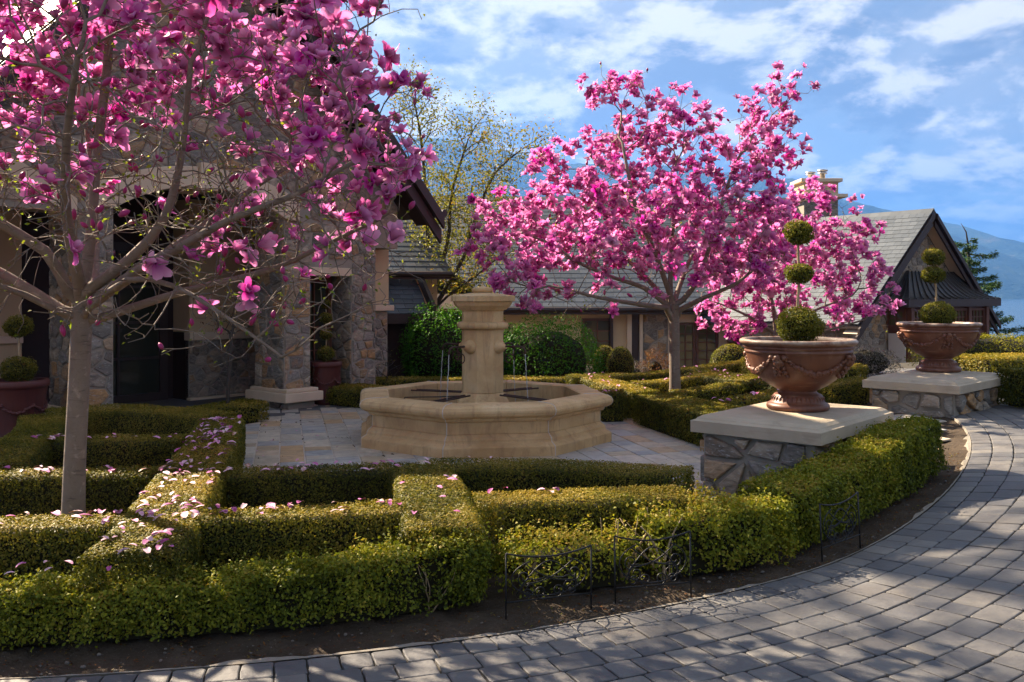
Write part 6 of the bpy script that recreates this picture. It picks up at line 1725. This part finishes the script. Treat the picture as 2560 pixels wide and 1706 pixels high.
# fir at the right edge by the lake
fx, fy, fz0, fz1 = 13.7, 27.2, -2.6, 3.3
th = thing('fir_tree', 'open-branched dark fir at the right edge above the lake', 'tree', (fx, fy, fz0)); rng = np.random.default_rng(33)
mb = MB(); mb.tube([(fx, fy, fz0), (fx + .03, fy, 0), (fx - .03, fy, 2.2), (fx - .06, fy, 3.0), (fx - .13, fy, 3.45), (fx - .28, fy, 3.7)], [.16, .12, .06, .035, .018, .008], 8); mb.build('trunk', M['darkbark'], th, True)
FP, FN, FT = [], [], []; og = np.array((fx, fy, fz0))
for i in range(66):
    z = fz0 + .4 + (fz1 - fz0 - .5) * i / 65; t = (fz1 - z) / (fz1 - fz0); L = (.35 + 2.3 * t ** .8) * rng.uniform(.45, 1.15)
    a = i * 2.4 + rng.uniform(-.5, .5); D = np.array([math.cos(a), math.sin(a), 0]); pts = []
    for k in range(8):
        u = k / 7; pts.append(np.array([fx, fy, z]) + D * L * u + np.array([0, 0, -.28 * L * u + .30 * L * u * u]))
    mb = MB(); mb.tube(pts, [.022 * (1 - .8 * k / 7) for k in range(8)], 4); mb.build('branch', M['darkbark'], th)
    n = int(430 * L); u = rng.uniform(.18, 1, n); S = np.array([-D[1], D[0], 0]); w = .34 * L * (1.05 - u) ** .7 + .06
    P = np.array([fx, fy, z]) + D * (L * u)[:, None] + S * (rng.uniform(-1, 1, n) * w)[:, None]; P[:, 2] += -.28 * L * u + .30 * L * u * u + rng.normal(0, .035, n) - .08 * np.abs(rng.normal(0, .6, n))
    FP.append(P); FN.append(rng.normal(0, .5, (n, 3)) + np.array([0, 0, .8])); FT.append(np.tile(D, (n, 1)) + rng.normal(0, .6, (n, 3)))
FP = np.vstack(FP); foliage('needles', th, FP, np.vstack(FN), .10, rng.random(len(FP)), M['needle'], .28, np.vstack(FT))
# tall tree beyond the left edge of the picture: its crown dapples the driveway with shade
rngC = np.random.default_rng(9)
tx, ty = -9.7, 15.9
tr = dense([(tx, ty, 0), (tx, ty, 4.0), (tx + .1, ty, 10.4)], .6)
leafy_tree('garden_tree', 'tall leafy tree left of the stone house, beyond the picture edge', chain_seeds([tr]), blobs_att([((tx, ty, 12.9), (2.9, 2.9, 1.9), 1)], 620, rngC), .45, 3.4, .42, .2, .012, (tx, ty, 0), 19, 'bark', 'mapleleaf', 5, .20, .26)

# ------------------------------------------------------------------ bare stems showing in the damaged hedge
for lab, x, y, n, hh, sd_ in (('pale bare bush behind the tilted iron panel', .86, 5.10, 7, .42, 1), ('bare twiggy bush in the gap of the front hedge', -.43, 4.62, 6, .27, 2), ('thin bare bush left of the tilted iron panel', .62, 5.12, 5, .38, 3)):
    th = thing('bare_bush', lab, 'bush', (x, y, 0), 'bare bushes in the damaged hedge'); rs = random.Random(sd_)
    for k in range(n):
        a = rs.uniform(-.9, .9); p = Vector((x + rs.uniform(-.03, .03), y + rs.uniform(-.02, .02), -.01)); pts = [p]; d = Vector((math.sin(a) * .7, rs.uniform(-.35, .25), 1)).normalized()
        for q in range(6): d = (d + Vector((rs.uniform(-.3, .3), rs.uniform(-.3, .3), rs.uniform(-.05, .2)))).normalized(); p = p + d * hh / 6 * rs.uniform(.8, 1.2); pts.append(p)
        mb = MB(); r0 = .011 if (k < 2 and sd_ != 2) else .005; mb.tube(pts, [r0 * (1 - .75 * q / 6) for q in range(7)], 6); mb.build('twig', M['stem'], th, True)

# ------------------------------------------------------------------ fallen petals on hedges and paving
PET = []
for i in range(6):
    rr_ = random.Random(900 + i); v, f, t = tepal(.075, .034, R(70), R(75 + rr_.uniform(5, 50)), 0, 3, rr_.uniform(.15, .4), rr_, rr_.uniform(-.6, .6))
    v = np.array(v); v -= v.mean(axis=0); PET.append(mkmesh('fallen_petal', v, f, M['fallen'], True))
rs = random.Random(44); LAID = []
def lay(x, y, z, lab, grp, sc=1.0, name='fallen_petal'):
    s_ = sc * rs.uniform(.5, 1.0); px, py = project(x, y, z)
    LAID.append(((-s_ / y) * (1 if -10 < px < 2570 and py < 1716 else 1e-3), (x, y, z + .010 * sc), (rs.uniform(-.2, .2), rs.uniform(-.2, .2), rs.uniform(0, 6.28)), s_, rs.choice(PET), lab, grp))
def on_hedge(k, n, lo, hi, lab, grp, sc=1.0):
    pl, w, h, zo = HEDGES[k]
    for _ in range(n):
        i = int((lo + (hi - lo) * rs.random()) * (len(pl) - 1)); j = min(i + 1, len(pl) - 1); t = pl[j] - pl[max(0, i - 1)]; t = t / (np.linalg.norm(t) + 1e-9)
        u = rs.uniform(-.43, .43) * w; x, y = pl[i][0] - t[1] * u, pl[i][1] + t[0] * u; fr = i / len(pl)
        a_, b_ = pl[0], pl[-1]; names_ = (('near end', 'middle', 'far end') if abs(b_[1] - a_[1]) > abs(b_[0] - a_[0]) else ('left end', 'middle', 'right end'))
        if (names_[0] == 'near end' and b_[1] < a_[1]) or (names_[0] == 'left end' and b_[0] < a_[0]): fr = 1 - fr
        lay(x, y, g1(x, y) + h + zo + .002, lab.replace('fallen on the ', 'fallen on the ' + names_[min(2, int(fr * 3))] + ' of the '), grp, sc)
G1 = 'fallen petals on the left hedges'
for k, n, lo, hi, w_ in ((4, 165, 0, .98, 'the hedge past the near trunk'), (6, 24, .45, 1, 'the hedge in front of the near trunk'), (7, 34, 0, .95, 'the crossing hedge right of the trunk'), (9, 26, .4, 1, 'the hedge behind the near trunk'), (10, 30, 0, .9, 'the hedge before the fountain'), (12, 22, .2, 1, 'the left parterre cross hedge'), (5, 8, .1, .9, 'the short hedge left of centre'), (0, 6, .45, .62, 'the driveway hedge'), (8, 6, 0, .5, 'the golden hedge'), (11, 5, 0, .4, 'the curved hedge before the basin')):
    on_hedge(k, n, lo, hi, 'pink petal fallen on ' + w_, G1)
G2 = 'fallen petals on the far hedges'
for k, n, w_ in ((18, 14, 'the dark terrace hedge'), (19, 26, 'the hedge left of the far trunk'), (22, 10, 'the hedge before the far trunk'), (23, 10, 'the hedge behind the far trunk'), (20, 16, 'the hedge right of the far trunk'), (15, 6, 'the rounded hedge by the porch'), (24, 12, 'the farthest hedge on the right')): on_hedge(k, n, 0, 1, 'small pink petal fallen on ' + w_, G2, 1.05)
for _ in range(22):
    a, b = rs.uniform(-2.5, -1.5), rs.uniform(-3.1, 1.8)
    p = AB(a, b); lay(p.x, p.y, p.z + .004, 'dark pink petal fallen on the flagstones left of the fountain', 'fallen petals on the terrace', .8)
for _ in range(26):
    p = AB(rs.uniform(-2.45, -1.2), rs.uniform(-3.2, -2.5)); lay(p.x, p.y, p.z + .004, 'dark pink petal fallen on the flagstones left of the fountain', 'fallen petals on the terrace', .85)
LAID.sort(key=lambda t: t[0])
for q, loc, rot, s_, me, lab, grp in LAID[:285]:
    o = link('fallen_petal', me); o.location = loc; o.rotation_euler = rot; o.scale = (s_,) * 3; tag(o, lab, 'petal', grp)
mb = MB()
for q, loc, rot, s_, me, lab, grp in LAID[285:]:
    m3 = Matrix.Translation(loc) @ (Matrix.Rotation(rot[2], 4, 'Z') @ Matrix.Rotation(rot[1], 4, 'Y') @ Matrix.Rotation(rot[0], 4, 'X')) @ Matrix.Scale(s_, 4)
    mb.add([m3 @ v.co for v in me.vertices], [tuple(p.vertices) for p in me.polygons])
o = mb.build('fallen_petals', M['fallen'], None, True); tag(o, 'smallest fallen petals scattered over the far hedges and flagstones', 'petals', None, 'stuff')
# pebbles in the soil strip along the driveway
me_p = []
for i in range(4):
    mb = MB(); mb.ball((0, 0, 0), (.012, .009, .006), 7, 5, .4, i); me_p.append(mkmesh('pebble', mb.V, mb.F, M['pebble'], True))
mb = MB()
for _ in range(360):
    a = rs.uniform(-2.35, -.55); r = ARC_R - rs.uniform(.03, .30); x, y = ARC_C[0] + r * math.cos(a), ARC_C[1] + r * math.sin(a); s_ = rs.uniform(.3, 1.0) ** 2
    mb.ball((x, y, g1(x, y) - .012), (.013 * s_, .010 * s_, .008 * s_), 6, 4, .4, rs.randrange(99))
o = mb.build('gravel', M['pebble']); tag(o, 'scattered small stones in the bare soil beside the driveway', 'gravel', None, 'stuff')
P = []; 
for _ in range(2000):
    a = rs.uniform(-2.35, -.5); r = ARC_R - rs.uniform(.02, .38); x, y = ARC_C[0] + r * math.cos(a), ARC_C[1] + r * math.sin(a); P.append((x, y, g1(x, y) - .010))
P = np.array(P); V, F, A = leaf_mesh(P, np.tile((0, 0, 1.0), (len(P), 1)) + RNG.normal(0, .3, (len(P), 3)), .020, RNG.random(len(P)), .4)
o = link('leaf_litter', mkmesh('leaf_litter', V, F, M['redleaf'], False, {'rnd': A})); tag(o, 'dry brown leaf litter scattered over the soil strip', 'leaf litter', None, 'stuff')
